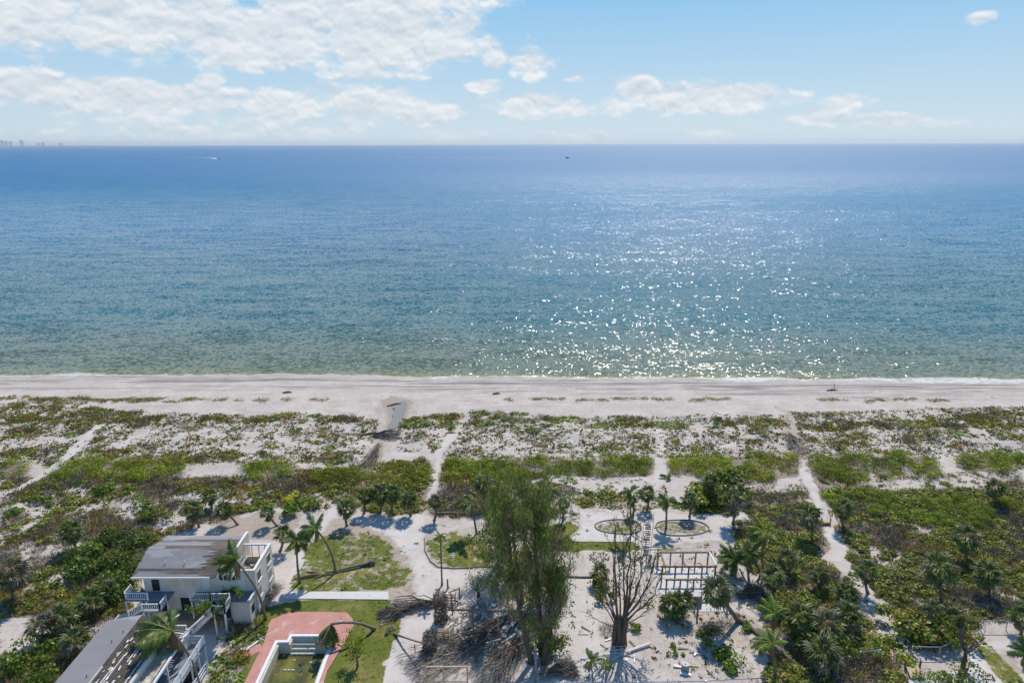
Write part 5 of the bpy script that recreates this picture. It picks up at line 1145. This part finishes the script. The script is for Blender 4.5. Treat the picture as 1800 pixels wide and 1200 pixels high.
# shattered tree with ascending bare limbs
sb = gnd(1090, 1132); st = empty('shattered_tree', sb, 'storm stripped tree with a thick fused trunk and bare limbs fanning upward', 'tree')
mb = MB()
for k in range(16):
    a = k * 2.39; r_ = .25 + .55 * rnd.random(); p = Vector((math.cos(a) * r_, math.sin(a) * r_ * .7, -.1)); q = Vector((math.cos(a) * r_ * .8 + rnd.uniform(-.2, .2), math.sin(a) * r_ * .5, rnd.uniform(2.8, 4.0)))
    mb.tube([p, p.lerp(q, .35) + Vector((rnd.uniform(-.1, .1), 0, 0)), p.lerp(q, .7), q], [.24, .19, .16, .08], 7)
mb.build('trunk', M_bark, None, True).parent = st
leafC = []
for (U, V, r0, n_) in ((1082,925,.16,2),(1108,915,.17,2),(1120,928,.13,2),(1135,950,.14,2),(1152,978,.13,2),(1075,960,.12,2),(1098,940,.13,2),(1163,1010,.12,2),(1150,1000,.10,2),(1062,985,.10,2),(1140,1030,.09,2),(1050,1030,.09,2),(1046,985,.10,2),(1128,985,.12,2),(1112,990,.14,2),(1090,975,.12,2),(1035,1075,.07,1),(1145,1055,.08,2),(1058,1000,.09,1)):
    tp = at_y(U, V, sb.y + rnd.uniform(-1.5, 2.0)) - sb; s0 = Vector((rnd.uniform(-.45, .45) + tp.x * .08, rnd.uniform(-.2, .2), rnd.uniform(2.0, 3.0) if V < 1040 else 2.3))
    L_ = (tp - s0).length; n = 8; mb = MB(); pts = []
    for i in range(n + 1):
        t = i / n; p = s0.lerp(tp, t); p.x += (tp.x - s0.x) * .20 * math.sin(math.pi * t); p += Vector((rnd.gauss(0, .10), rnd.gauss(0, .1), 0)) * (t > 0); pts.append(p)
    mb.tube(pts, [r0 * (1 - .8 * i / n) for i in range(n + 1)], 6, False)
    for k in range(8 * n_):
        i = rnd.randint(3, n); tips = []; d = (pts[i] - pts[i - 1]).normalized() + Vector((rnd.gauss(0, .5), rnd.gauss(0, .4), rnd.gauss(0, .25)))
        grow(st, pts[i], d, rnd.uniform(.8, 2.4), r0 * .28, 0, 4, tips, mb, .16, .08, 0); leafC += [t_[0] for t_ in tips[1:]]
    mb.build('limb', M_bark, None).parent = st
P_ = np.array([list(p) for p in leafC]); n = 2300; i = rng.integers(0, len(P_), n); pos_ = P_[i] + rng.normal(size=(n, 3)) * .16
w = vnoise(pos_[:, 0], pos_[:, 2], 1.1, 3) > .45; pos_ = pos_[w]; n = len(pos_); Nn = unit(n, rng); Dd = np.cross(Nn, unit(n, rng)); Dd /= np.linalg.norm(Dd, axis=1, keepdims=True)
o = link('foliage', poly_mesh('foliage', cards(pos_, Dd, Nn, np.full(n, .26), np.full(n, .17)), pcol('grape', n) * .8, LEAF), st); tag(o, kind='stuff')
def broadleaf(U, V, lb, H_, spread, nl, kind='bright', lean=(0, 0), leaf=.28, name='broadleaf_tree', nleaf=1600, r0=.2):
    base = gnd(U, V); root = empty(name, base, lb, 'tree'); tk = Vector((lean[0], lean[1], H_ * .38))
    MB().tube([(0, 0, -.1), tk * .5 + Vector((.06, 0, 0)), tk], [r0 * 1.2, r0, r0 * .8], 8).build('trunk', M_bark if name != 'broadleaf_tree' else plain('reddish_bark', (.26, .15, .10), .8, .3, 3), None, True).parent = root
    tips = []
    for k in range(nl):
        a = k * 6.283 / nl + rnd.uniform(-.4, .4); mb = MB(); grow(root, tk, (math.cos(a) * spread, math.sin(a) * spread, .8), H_ * .6 * rnd.uniform(.8, 1.1), r0 * .5, 2, 5, tips, mb, .2, .1, 2)
        mb.build('limb', M_bark if name != 'broadleaf_tree' else bpy.data.materials['reddish_bark'], None).parent = root
    if nleaf:
        P_ = np.array([list(t_[0]) for t_ in tips if t_[2] < 2 and t_[3] > .3]); i = rng.integers(0, len(P_), nleaf); pos_ = P_[i] + rng.normal(size=(nleaf, 3)) * .22
        Nn = unit(nleaf, rng) + (0, 0, .6); Nn /= np.linalg.norm(Nn, axis=1, keepdims=True); Dd = np.cross(Nn, unit(nleaf, rng)); Dd /= np.linalg.norm(Dd, axis=1, keepdims=True)
        o = link('foliage', poly_mesh('foliage', cards(pos_, Dd, Nn, np.full(nleaf, leaf), np.full(nleaf, leaf * .55)), pcol(kind, nleaf), LEAF), root); tag(o, kind='stuff')
    return root
broadleaf(405, 1106, 'broad leafed tree with reddish limbs in front of the first house', 3.9, 1.9, 7, lean=(-1.2, .3), nleaf=2300)
broadleaf(628, 1172, 'small round tree with a dark trunk on the lawn right of the pool', 2.9, 1.0, 6, 'thick', nleaf=900, name='small_tree', r0=.12, leaf=.22)
broadleaf(1692, 1172, 'bare grey tree with thin spreading branches beside the fence', 5.0, .6, 8, nleaf=0, name='bare_tree', r0=.22)
broadleaf(842, 1052, 'leafless dark tree casting a lacy shadow on the sand', 2.8, 1.2, 7, nleaf=150, name='bare_tree', r0=.13)

# ================================================================== FALLEN TREES, BRUSH, WRECKAGE
def fallen(name, lb, a_, c_, width, n, r0=.22, kind='dead', hgt_=1.0, twig=1.4, trunk=True, col=1.0):
    A, B = gnd(*a_), gnd(*c_); root = empty(name, A, lb, 'fallen tree' if trunk else 'brush'); d = B - A; L_ = d.length; d.normalize(); s = Vector((-d.y, d.x, 0))
    if trunk: MB().tube([Vector((0, 0, .5)), d * L_ * .3 + Vector((0, 0, .6)), d * L_ * .65 + Vector((0, 0, .35))], [r0, r0 * .7, r0 * .35], 8).build('trunk', M_bark, None, True).parent = root
    for k in range(18):
        t = rnd.uniform(.02, .4); p = d * L_ * t + Vector((0, 0, .55)); e = d * L_ * rnd.uniform(.6, 1.0) + s * rnd.uniform(-1, 1) * width + Vector((0, 0, rnd.uniform(.2, 1.1) * hgt_)); m_ = p.lerp(e, .5) + s * rnd.uniform(-.3, .3) + Vector((0, 0, .4))
        MB().tube([p, m_, e], [.075, .05, .02], 5, False).build('branch', M_bark, None).parent = root
    t = rng.random(n) ** .8; wv = width * (.25 + .9 * t); y_ = rng.normal(size=n) * .45 * wv; z_ = np.abs(rng.normal(size=n)) * .38 * hgt_ + .05
    dn = np.array(d); sn = np.array(s); col = col * 1.45; C = np.outer(t * L_, dn) + np.outer(y_, sn); C[:, 2] = z_
    D = dn[None] + np.outer(y_ / (L_ * .6), sn) + rng.normal(size=(n, 3)) * np.array([.30, .30, .16]); D /= np.linalg.norm(D, axis=1, keepdims=True)
    N = np.cross(D, unit(n, rng)); N /= np.linalg.norm(N, axis=1, keepdims=True)
    Vv = cards(C, D, N, twig * (.4 + .8 * rng.random(n)), .035 + .04 * rng.random(n)); Vv[..., 2] = np.maximum(Vv[..., 2], .02)
    o = link('twigs', poly_mesh('twigs', Vv, (lambda q: (q * .55 + q.mean(1, keepdims=True) * .45) * col)(pcol(kind, n)), TWIG), root); tag(o, kind='stuff'); return root
fallen('fallen_tree', 'huge fallen pine whose grey brush sweeps down left from the pine cluster', (925, 1085), (722, 1190), 3.6, 2800, hgt_=.9, col=.85)
fallen('fallen_tree', 'second fallen pine with brush spreading below the cluster', (935, 1105), (850, 1205), 2.6, 1800, hgt_=.8, col=.8)
fallen('fallen_tree', 'fallen pine top in the middle of the wreckage, nearer the stairs', (900, 1085), (800, 1140), 1.6, 900, hgt_=.7, col=.9)
fallen('fallen_tree', 'brown branch tangle at the bottom right of the pine cluster', (965, 1185), (1010, 1175), 1.6, 1300, hgt_=.8, trunk=False, col=.7)
fallen('brush_pile', 'dry branch tangle reaching left across the drive', (775, 1062), (690, 1070), 1.7, 800, hgt_=.6, trunk=False, col=.8)
fallen('brush_pile', 'dry brush heap on the lawn edge left of the drive', (722, 1075), (668, 1084), 1.4, 750, hgt_=.5, trunk=False, col=.7)
fallen('brush_pile', 'brown twiggy heap along the right wall of the first house', (452, 1080), (485, 1030), 1.0, 1600, hgt_=.8, trunk=False, col=.75)
fallen('brush_pile', 'brushwood heap on the sandy lot below the bare frame', (1230, 1108), (1268, 1106), 1.3, 700, hgt_=.6, trunk=False)
fallen('brush_pile', 'tangle of fallen branches under the leaning trunks right of the bare frame', (1300, 1050), (1345, 1040), 1.8, 1500, hgt_=.8, trunk=False, col=.6)
fallen('brush_pile', 'driftwood and brush wedged in the neck of the washout', (655, 765), (700, 765), 2.2, 900, hgt_=.7, trunk=False, col=.9)
fallen('brush_pile', 'scatter of roots and sticks along the lower washout', (668, 780), (632, 835), 2.4, 700, hgt_=.5, trunk=False, col=.9)
fallen('brush_pile', 'brush and roots lining the smaller washout on the right', (1385, 765), (1405, 800), 2.0, 800, hgt_=.6, trunk=False, col=.8)
fallen('brush_pile', 'brown roots beside the railing of the long house', (345, 1185), (330, 1200), 1.2, 900, hgt_=1.0, trunk=False, col=.6)
lg = gnd(787, 1076); tag(MB().tube([G(787, 1071, .9), G(840, 1071, 1.3), G(900, 1074, 1.2), G(945, 1078, .9)], [.12, .17, .2, .24], 8).build('fallen_log', M_wood, None, True), 'long grey log lying level across the wreckage', 'log')
for (a_, c_, w, lb) in (((1300, 1090), (1440, 1205), .34, 'long pale fallen trunk running down right below the thick leaning palm'), ((1318, 1050), (1300, 985), .2, 'curved bare trunk beside the leaning palms'), ((1155, 1080), (1175, 1112), .09, 'thin pale board lying on the sand left of the twin fan palms'), ((838, 1165), (822, 1125), .14, 'pale broken branch sticking out of the brush')):
    p, q = gnd(*a_), gnd(*c_); hh = 2.5 if 'curved' in lb else .2
    tag(MB().tube([p + Vector((0, 0, .2)), p.lerp(q, .5) + Vector((.3, 0, hh * .6)), q + Vector((0, 0, hh))], [w, w * .8, w * .6], 7).build('fallen_log', M_trunk, None, True), lb, 'log')
wr_ = empty('wreckage', gnd(860, 1080), 'spread of broken boards and white panels where a house stood', 'wreckage')
pm = [MB().box(-.5, .5, -w_, w_, -.02, .02).mesh('board', m_) for w_, m_ in ((.05, M_white), (.08, M_conc), (.06, M_tan), (.10, M_wood), (.14, M_conc), (.06, M_wood), (.05, M_tan))]
for k in range(330):
    U = rnd.gauss(852, 40); V = rnd.gauss(1092, 26)
    if V < 1045 or V > 1150 or U < 785 or U > 960: continue
    p = G(U, V, rnd.uniform(.05, .9)) - wr_.location; link('board', pm[rnd.randrange(7)], wr_, p, (rnd.gauss(0, .3), rnd.gauss(0, .3), rnd.choice([rnd.uniform(0, 3.1), rnd.gauss(.9, .4)])), (rnd.uniform(.3, 1.9), rnd.uniform(.6, 1.4), 1))
stl = empty('entry_stairs', gnd(779, 1115), 'remaining tan timber stairs of the lost house', 'stairs')
for (U0, V0, U1, V1) in ((767, 1104, 762, 1131), (796, 1102, 792, 1131)): MB().beam(G(U0, V0, 1.5), G(U1, V1, .25), .3, .22).build('stringer', M_tan, stl)
for k in range(5):
    t = k / 4; MB().beam(G(770, 1106 + 14 * t, 1.3 - 1.1 * t), G(790, 1105 + 14 * t, 1.3 - 1.1 * t), .28, .07).build('tread', M_tan if k % 2 else M_wood, stl)
for U, V in ((762, 1142), (768, 1142), (792, 1140)): MB().beam(G(U, V), G(U, V) + Vector((0, 0, 1.0)), .12).build('newel_post', M_wood, stl)
stu = empty('upper_stairs', gnd(790, 1050), 'upper flight of broken wooden steps behind the dead hedge', 'stairs')
for k in range(5): MB().beam(G(781, 1045 + 5 * k, 1.0 - .2 * k), G(800, 1045 + 5 * k, 1.0 - .2 * k), .25, .06).build('tread', M_wood, stu)
for U in (781, 801): MB().beam(G(U, 1040, 1.4), G(U - 1, 1066, .2), .1, .2).build('stringer', M_wood, stu)
MB().beam(G(777, 1052, .5), G(790, 1030, 1.6), .08).build('hand_rail', M_wood, stu)
tag(MB().prism([G(*q)[:2] for q in ((775, 1132), (783, 1131), (788, 1141), (778, 1143))], 0, .08).build('white_sheet', M_white), 'white panel lying flat at the foot of the tan stairs', 'panel')
for (U, V, h_, w, m_, lb) in ((809, 1056, 2.0, .14, M_bark, 'short dark post near the upper stairs'), (833, 1126, 4.5, .16, M_rust, 'tall dark leaning post in the middle of the wreckage'), (876, 1122, 6.0, .14, M_tan, 'tallest tan post standing in the wreckage'), (894, 1070, 3.2, .10, M_metal, 'thin grey pole near the pine cluster'), (796, 1085, 3.4, .13, M_rust, 'dark post beside the dead hedge column'), (787, 1034, 1.4, .18, M_bark, 'stump behind the upper stairs'), (1226, 1078, 2.4, .2, M_wood, 'lone post standing below the bare frame'), (840, 1051, 2.2, .2, M_bark, 'dark trunk stub in the lacy shadow'), (730, 1148, 1.2, .08, M_rust, 'thin stake beside the pale drive')):
    p = gnd(U, V); tag(MB().beam(p - Vector((0, 0, .1)), p + Vector((rnd.uniform(-.2, .2), 0, h_)), w).build('standing_post', m_), lb, 'post', 'posts left standing after the storm')
tf = empty('bottom_frame', gnd(790, 1190), 'yellow timber wall frame at the bottom of the wreckage', 'frame')
for U in (750, 780, 822): p = gnd(U, 1204); MB().beam(p, p + Vector((0, 0, 2.3)), .14).build('post', M_tan, tf)
p, q = gnd(750, 1204), gnd(822, 1204); MB().beam((p.x, p.y, 2.38), (q.x + .1, q.y, 2.38), .14, .14).build('beam', M_tan, tf); MB().beam((p.x, p.y, .5), (q.x, q.y, .5), .1, .1).build('rail', M_wood, tf)
up = gnd(941, 1212); u_ = empty('utility_pole', up, 'grey pole standing in front of the pine cluster at the bottom', 'pole'); MB().tube([(0, 0, -.2), (0, 0, 5.2)], [.16, .12], 9).build('pole', M_dkmetal, None, True).parent = u_; MB().box(-.14, .14, -.14, .14, 5.2, 5.35).build('pole_cap', M_metal, None).parent = u_
# white frame and gutter in the shade of the shattered tree
wf = empty('white_lattice', gnd(1085, 1150), 'broken white metal lattice lying in the shade of the shattered tree', 'debris')
for (a_, c_) in (((1062, 1140), (1100, 1138)), ((1060, 1152), (1108, 1150)), ((1070, 1165), (1105, 1146)), ((1080, 1138), (1082, 1158)), ((1092, 1138), (1094, 1156)), ((1066, 1146), (1098, 1144))): MB().beam(gnd(*a_) + Vector((0, 0, .25)), gnd(*c_) + Vector((0, 0, .3)), .14, .06).build('slat', M_conc, wf)
tag(MB().beam(gnd(1103, 1147) + Vector((0, 0, .25)), gnd(1143, 1133) + Vector((0, 0, .3)), .30, .14).build('white_gutter', M_conc), 'long white gutter section pointing right from the shattered tree', 'gutter')
ac = empty('condenser_unit', gnd(1204, 1178), 'grey cylindrical cooling unit lying open on the lower sandy lot', 'air conditioner')
MB().tube([(0, 0, 0), (0, 0, .85)], [.42, .42], 14).build('casing', M_dkmetal, None).parent = ac; MB().tube([(0, 0, .852), (0, 0, .9)], [.36, .36], 12).build('fan_grille', M_dkmetal, None).parent = ac; MB().tube([(0, 0, .905), (0, 0, .95)], [.12, .12], 8).build('fan_hub', M_dark, None).parent = ac
M_red = plain('red_plastic', (.45, .04, .04), .5, .1, 2)
for k, (U, V, l, w, m_, lb) in enumerate(((1192, 1172, 1.0, .3, M_white, 'crumpled white sheet beside the cooling unit'), (1196, 1168, .9, .1, M_red, 'red scrap beside the cooling unit'), (1205, 1185, 1.2, .35, M_white, 'white scraps below the cooling unit'), (1222, 1150, .5, .25, M_white, 'white scrap on the sandy lot above the weeds'), (1334, 1050, .4, .35, plain('teal_plastic', (.02, .25, .27), .4, .1, 2), 'small teal bucket among the fallen trunks'), (1232, 1087, .4, .15, M_red, 'small red scrap on the sand below the lone post'))):
    p = gnd(U, V) + Vector((0, 0, .12)); a = rnd.uniform(0, 3); d = Vector((math.cos(a), math.sin(a), .1)) * l / 2; tag(MB().beam(p - d, p + d, w, .12 if k != 4 else .35).build('ground_debris', m_), lb, 'debris')
for k in range(55):
    U, V = rnd.choice([(rnd.uniform(1195, 1340), rnd.uniform(1060, 1190)), (rnd.uniform(760, 800), rnd.uniform(1035, 1060)), (rnd.uniform(1010, 1130), rnd.uniform(1100, 1190)), (rnd.uniform(380, 460), rnd.uniform(1110, 1180)), (rnd.uniform(310, 400), rnd.uniform(1078, 1098))])
    p = gnd(U, V) + Vector((0, 0, .08)); a = rnd.uniform(0, 3.1); d = Vector((math.cos(a), math.sin(a), rnd.uniform(-.05, .1))) * rnd.uniform(.15, .8)
    tag(MB().beam(p - d, p + d, rnd.uniform(.05, .22), .05).build('scrap', rnd.choice([M_wood, M_white, M_conc, M_tan, M_wood, M_bark])), 'small loose scrap of wood or panel lying on sandy ground near the houses', 'debris', 'scattered scraps on the lots')

# ================================================================== FENCES, RAMP, STEP (right)
def fence(pts, lb, h=1.25):
    P_ = [gnd(*q) for q in pts]; root = empty('chain_fence', P_[0], lb, 'fence', 'chain link fences at the lower right'); o_ = P_[0]; wire = MB()
    for p, q in zip(P_[:-1], P_[1:]):
        MB().tube([p - o_ + Vector((0, 0, h)), q - o_ + Vector((0, 0, h))], .05, 6).build('top_rail', M_metal, None).parent = root
        L_ = (q - p).length; n = int(L_ / .35)
        for i in range(n):
            t0, t1 = i / n, min(1, (i + 2) / n); a, c_ = p.lerp(q, t0) - o_, p.lerp(q, t1) - o_
            wire.beam(a + Vector((0, 0, .05)), c_ + Vector((0, 0, h)), .008); wire.beam(a + Vector((0, 0, h)), c_ + Vector((0, 0, .05)), .008)
    for p in P_: MB().tube([p - o_ - Vector((0, 0, .1)), p - o_ + Vector((0, 0, h + .08))], .06, 6).build('fence_post', M_metal, None).parent = root
    o = wire.build('wire_mesh', M_metal, None); o.parent = root; tag(o, kind='stuff')
fence([(1601, 1152), (1650, 1153), (1675, 1143)], 'chain link fence in front of the mottled sea grape clump')
fence([(1722, 1106), (1768, 1106), (1790, 1104)], 'chain link fence across the sand near the right edge')
fence([(1443, 1182), (1463, 1172), (1490, 1170)], 'chain link fence corner in the dark lower right thicket')
fence([(1510, 1162), (1545, 1158)], 'short faint fence run between the palms and the bare slope')
fence([(990, 1212), (1120, 1212), (1240, 1210), (1345, 1204)], 'low fence line along the bottom edge of the sandy lots', 1.0)
rp = empty('wooden_ramp', gnd(1605, 1190), 'small plank ramp with two posts at the lower right', 'ramp')
for k in range(9):
    t = k / 8; a, c_ = gnd(1592 + 8 * t, 1174 + 20 * t), gnd(1613 + 10 * t, 1174 + 20 * t); MB().beam(a + Vector((0, 0, .3)), c_ + Vector((0, 0, .3)), .22, .07).build('plank', M_tan, rp)
for U, V in ((1590, 1174), (1616, 1175)): MB().beam(gnd(U, V), gnd(U, V) + Vector((0, 0, 1.1)), .15).build('post', M_rust, rp)
st2 = empty('boardwalk_step', gnd(1451, 922), 'short wooden step with two posts on the curving white path', 'step')
for k in range(3): MB().beam(gnd(1444, 919 + 1.4 * k) + Vector((0, 0, .45)), gnd(1458, 919 + 1.4 * k) + Vector((0, 0, .45)), .24, .07).build('plank', M_tan, st2)
MB().beam(gnd(1444, 923) + Vector((0, 0, .22)), gnd(1458, 923) + Vector((0, 0, .22)), .1, .35).build('riser', M_rust, st2)
for U in (1443.5, 1459): MB().beam(gnd(U, 921), gnd(U, 921) + Vector((0, 0, 1.1)), .13).build('post', M_rust, st2)
for (pts, lb) in (([(1566, 1180), (1578, 1194)], 'tan board lying left of the plank ramp'), ([(1706, 1160), (1718, 1174)], 'white pipe lying beside the path right of the bare grey tree')):
    tag(MB().beam(gnd(*pts[0]) + Vector((0, 0, .15)), gnd(*pts[1]) + Vector((0, 0, .2)), .22, .1).build('loose_board', M_tan if 'tan' in lb else M_white), lb, 'board')
tag(MB().prism([G(*q)[:2] for q in ((1596, 1196), (1730, 1170), (1745, 1195), (1850, 1240), (1600, 1240))], -.2, .14).build('concrete_path', M_conc), 'pale concrete path in the lower right corner', kind='structure')
# beach driftwood, objects
for (U, V, l, a, lb) in ((1463, 684, 2.6, .1, 'driftwood with an upright stick on the wet beach at the right'), (505, 689, 2.2, .1, 'dark driftwood log on the beach left of the washout'), (693, 712, 3.2, .5, 'large driftwood piece inside the washout'), (873, 691, 1.8, .1, 'small dark driftwood on the beach right of the washout'), (648, 762, 3.4, .4, 'grey driftwood log beside the washout neck')):
    p = gnd(U, V) + Vector((0, 0, .12)); d = Vector((math.cos(a), math.sin(a), .03)) * l / 2; dw = empty('driftwood', p, lb, 'driftwood')
    MB().tube([-d, Vector((0, .15, .1)), d], [.16, .2, .08], 7).build('log', M_bark, None).parent = dw; MB().tube([d * .3, d * .35 + Vector((.1, .2, 1.5 if 'upright' in lb else .4))], [.09, .05], 5).build('branch', M_bark, None).parent = dw
# pool of water in the washout
mP, b, pr, out = newmat('puddle_water'); pr.inputs['Base Color'].default_value = (.27, .245, .215, 1); pr.inputs['Roughness'].default_value = .10; pr.inputs['IOR'].default_value = 1.33
def puddle(pts, lb):
    P_ = [G(*q) for q in smooth(pts, 2)]; z = max(Hs(p.x, p.y) for p in P_) + .03; tag(MB().prism([p[:2] for p in P_], z - .5, z).build('puddle', mP), lb, kind='structure')
puddle([(686, 716), (700, 708), (712, 704), (717, 711), (711, 722), (706, 732), (707, 744), (696, 753), (684, 756), (683, 746), (691, 736), (690, 726), (696, 720)], 'pale blue pool of water in the washout')
puddle([(657, 796), (666, 793), (668, 801), (659, 804)], 'small dark pool lower in the washout')

# ================================================================== FAR: boats, wakes, skyline
def seapt(U, V): return G(U, V, -.55)
def boat(U, V, L_, lb, m_, az_, top):
    p = seapt(U, V); o = empty('motor_boat', p, lb, 'boat', None, az_)
    hull = MB().add([(-L_/2, -L_*.16, .0), (L_*.25, -L_*.16, 0), (L_/2, 0, .1), (L_*.25, L_*.16, 0), (-L_/2, L_*.16, 0), (-L_/2, -L_*.2, L_*.16), (L_*.25, -L_*.2, L_*.18), (L_*.58, 0, L_*.22), (L_*.25, L_*.2, L_*.18), (-L_/2, L_*.2, L_*.16)],
        [(4,3,2,1,0), (0,1,6,5), (1,2,7,6), (2,3,8,7), (3,4,9,8), (4,0,5,9), (5,6,7,8,9)]).build('hull', m_, None); hull.parent = o
    MB().box(-L_*.15, L_*.12, -L_*.1, L_*.1, L_*.18, L_*.36).build('cabin', top, None).parent = o; MB().box(-L_*.2, L_*.1, -L_*.13, L_*.13, L_*.40, L_*.43).build('canopy', top, None).parent = o
boat(385, 279.5, 16, 'white motor boat with a short bright wake far out on the left', M_white, R(-12), M_white)
boat(997, 278.5, 16, 'dark motor boat trailing a long thin wake far out near the middle', M_dark, R(2), M_dkmetal)
M_foam = plain('foam', (.8, .8, .8), .9, .1, .1)
def wake(pts, lb):
    v = []; f = []
    for (U, V, w) in pts: p = seapt(U, V); v += [(p.x, p.y - w, -.40), (p.x, p.y + w, -.40), (p.x, p.y + w, -.9), (p.x, p.y - w, -.9)]
    for i in range(len(pts) - 1):
        for k in range(4): f.append((i*4+k, i*4+(k+1)%4, i*4+4+(k+1)%4, i*4+4+k))
    tag(MB().add(v, f).build('boat_wake', M_foam), lb, kind='structure')
wake([(384, 279.4, 22), (378, 278.6, 18), (368, 277.6, 9), (355, 276.9, 3), (300, 275.6, 1.2), (240, 275.0, .6)], 'bright foam wake behind the white boat')
wake([(994, 278.8, 6), (960, 278.7, 8), (900, 278.5, 7), (830, 278.2, 5), (700, 277.8, 3)], 'long thin foam wake behind the dark boat')
YS = 30000.0
def stower(U0, U1, Vt, lb):
    a, c_, t = at_y(U0, 256, YS), at_y(U1, 256, YS), at_y(U0, Vt, YS)
    o = empty('tower_block', ((a.x + c_.x) / 2, YS, 0), lb, 'building', 'hazy tower blocks on the far shore'); w = (c_.x - a.x) / 2; h_ = t.z
    MB().box(-w, w, -20, 20, -1, h_ * .92).build('tower_body', M_skyline, None).parent = o; MB().box(-w * .5, w * .4, -12, 12, h_ * .92, h_).build('roof_block', M_skyline, None).parent = o
for q in ((2.5, 8, 247, 'tower block on the far shore, leftmost at the edge'), (10, 14.5, 248, 'tower block on the far shore, second from the left edge'), (17, 21.5, 248.6, 'tower block on the far shore, shorter third one'), (36, 42, 246.8, 'widest tower block standing apart on the far shore'), (73, 79, 251, 'low block on the far shore right of the towers'), (65, 70, 251.8, 'lowest block on the far shore'), (104, 111, 251.6, 'low block furthest right on the far shore')): stower(*q)
v0, v1 = at_y(-200, 255, YS), at_y(195, 255, YS)
M_far = plain('far_shore', (.10, .12, .08), .9, .2, .002)
cst = MB(); n = 60; ys = [YS] * n
vv = []; ff = []
for i in range(n):
    x = v0.x + (v1.x - v0.x) * i / (n - 1); h_ = 14 + 16 * random.Random(i).random() if i < n - 6 else 12 * (n - i) / 6
    vv += [(x, YS - 300, -1), (x, YS - 250, 3), (x, YS - 100, h_), (x, YS + 1500, h_), (x, YS + 1600, -1)]
for i in range(n - 1):
    for k in range(4): ff.append((i*5+k, i*5+5+k, i*5+6+k, i*5+1+k))
tag(MB().add(vv, ff).build('far_shore', M_far), 'thin hazy strip of far shore at the left of the horizon', kind='structure')
# air over the whole place
mH = bpy.data.materials.new('haze'); mH.use_nodes = True; t_ = mH.node_tree; t_.nodes.clear(); b = NB(t_)
pv = b.n('ShaderNodeVolumePrincipled'); pv.inputs['Color'].default_value = (.86, .93, 1.0, 1); pv.inputs['Density'].default_value = 3.4e-5; pv.inputs['Anisotropy'].default_value = .35
ho = b.n('ShaderNodeOutputMaterial'); b.L.new(pv.outputs[0], ho.inputs['Volume'])
hz = MB().box(-43000, 43000, -4000, 43000, -12, 160).build('haze', mH); tag(hz, 'pale sea haze', kind='stuff')
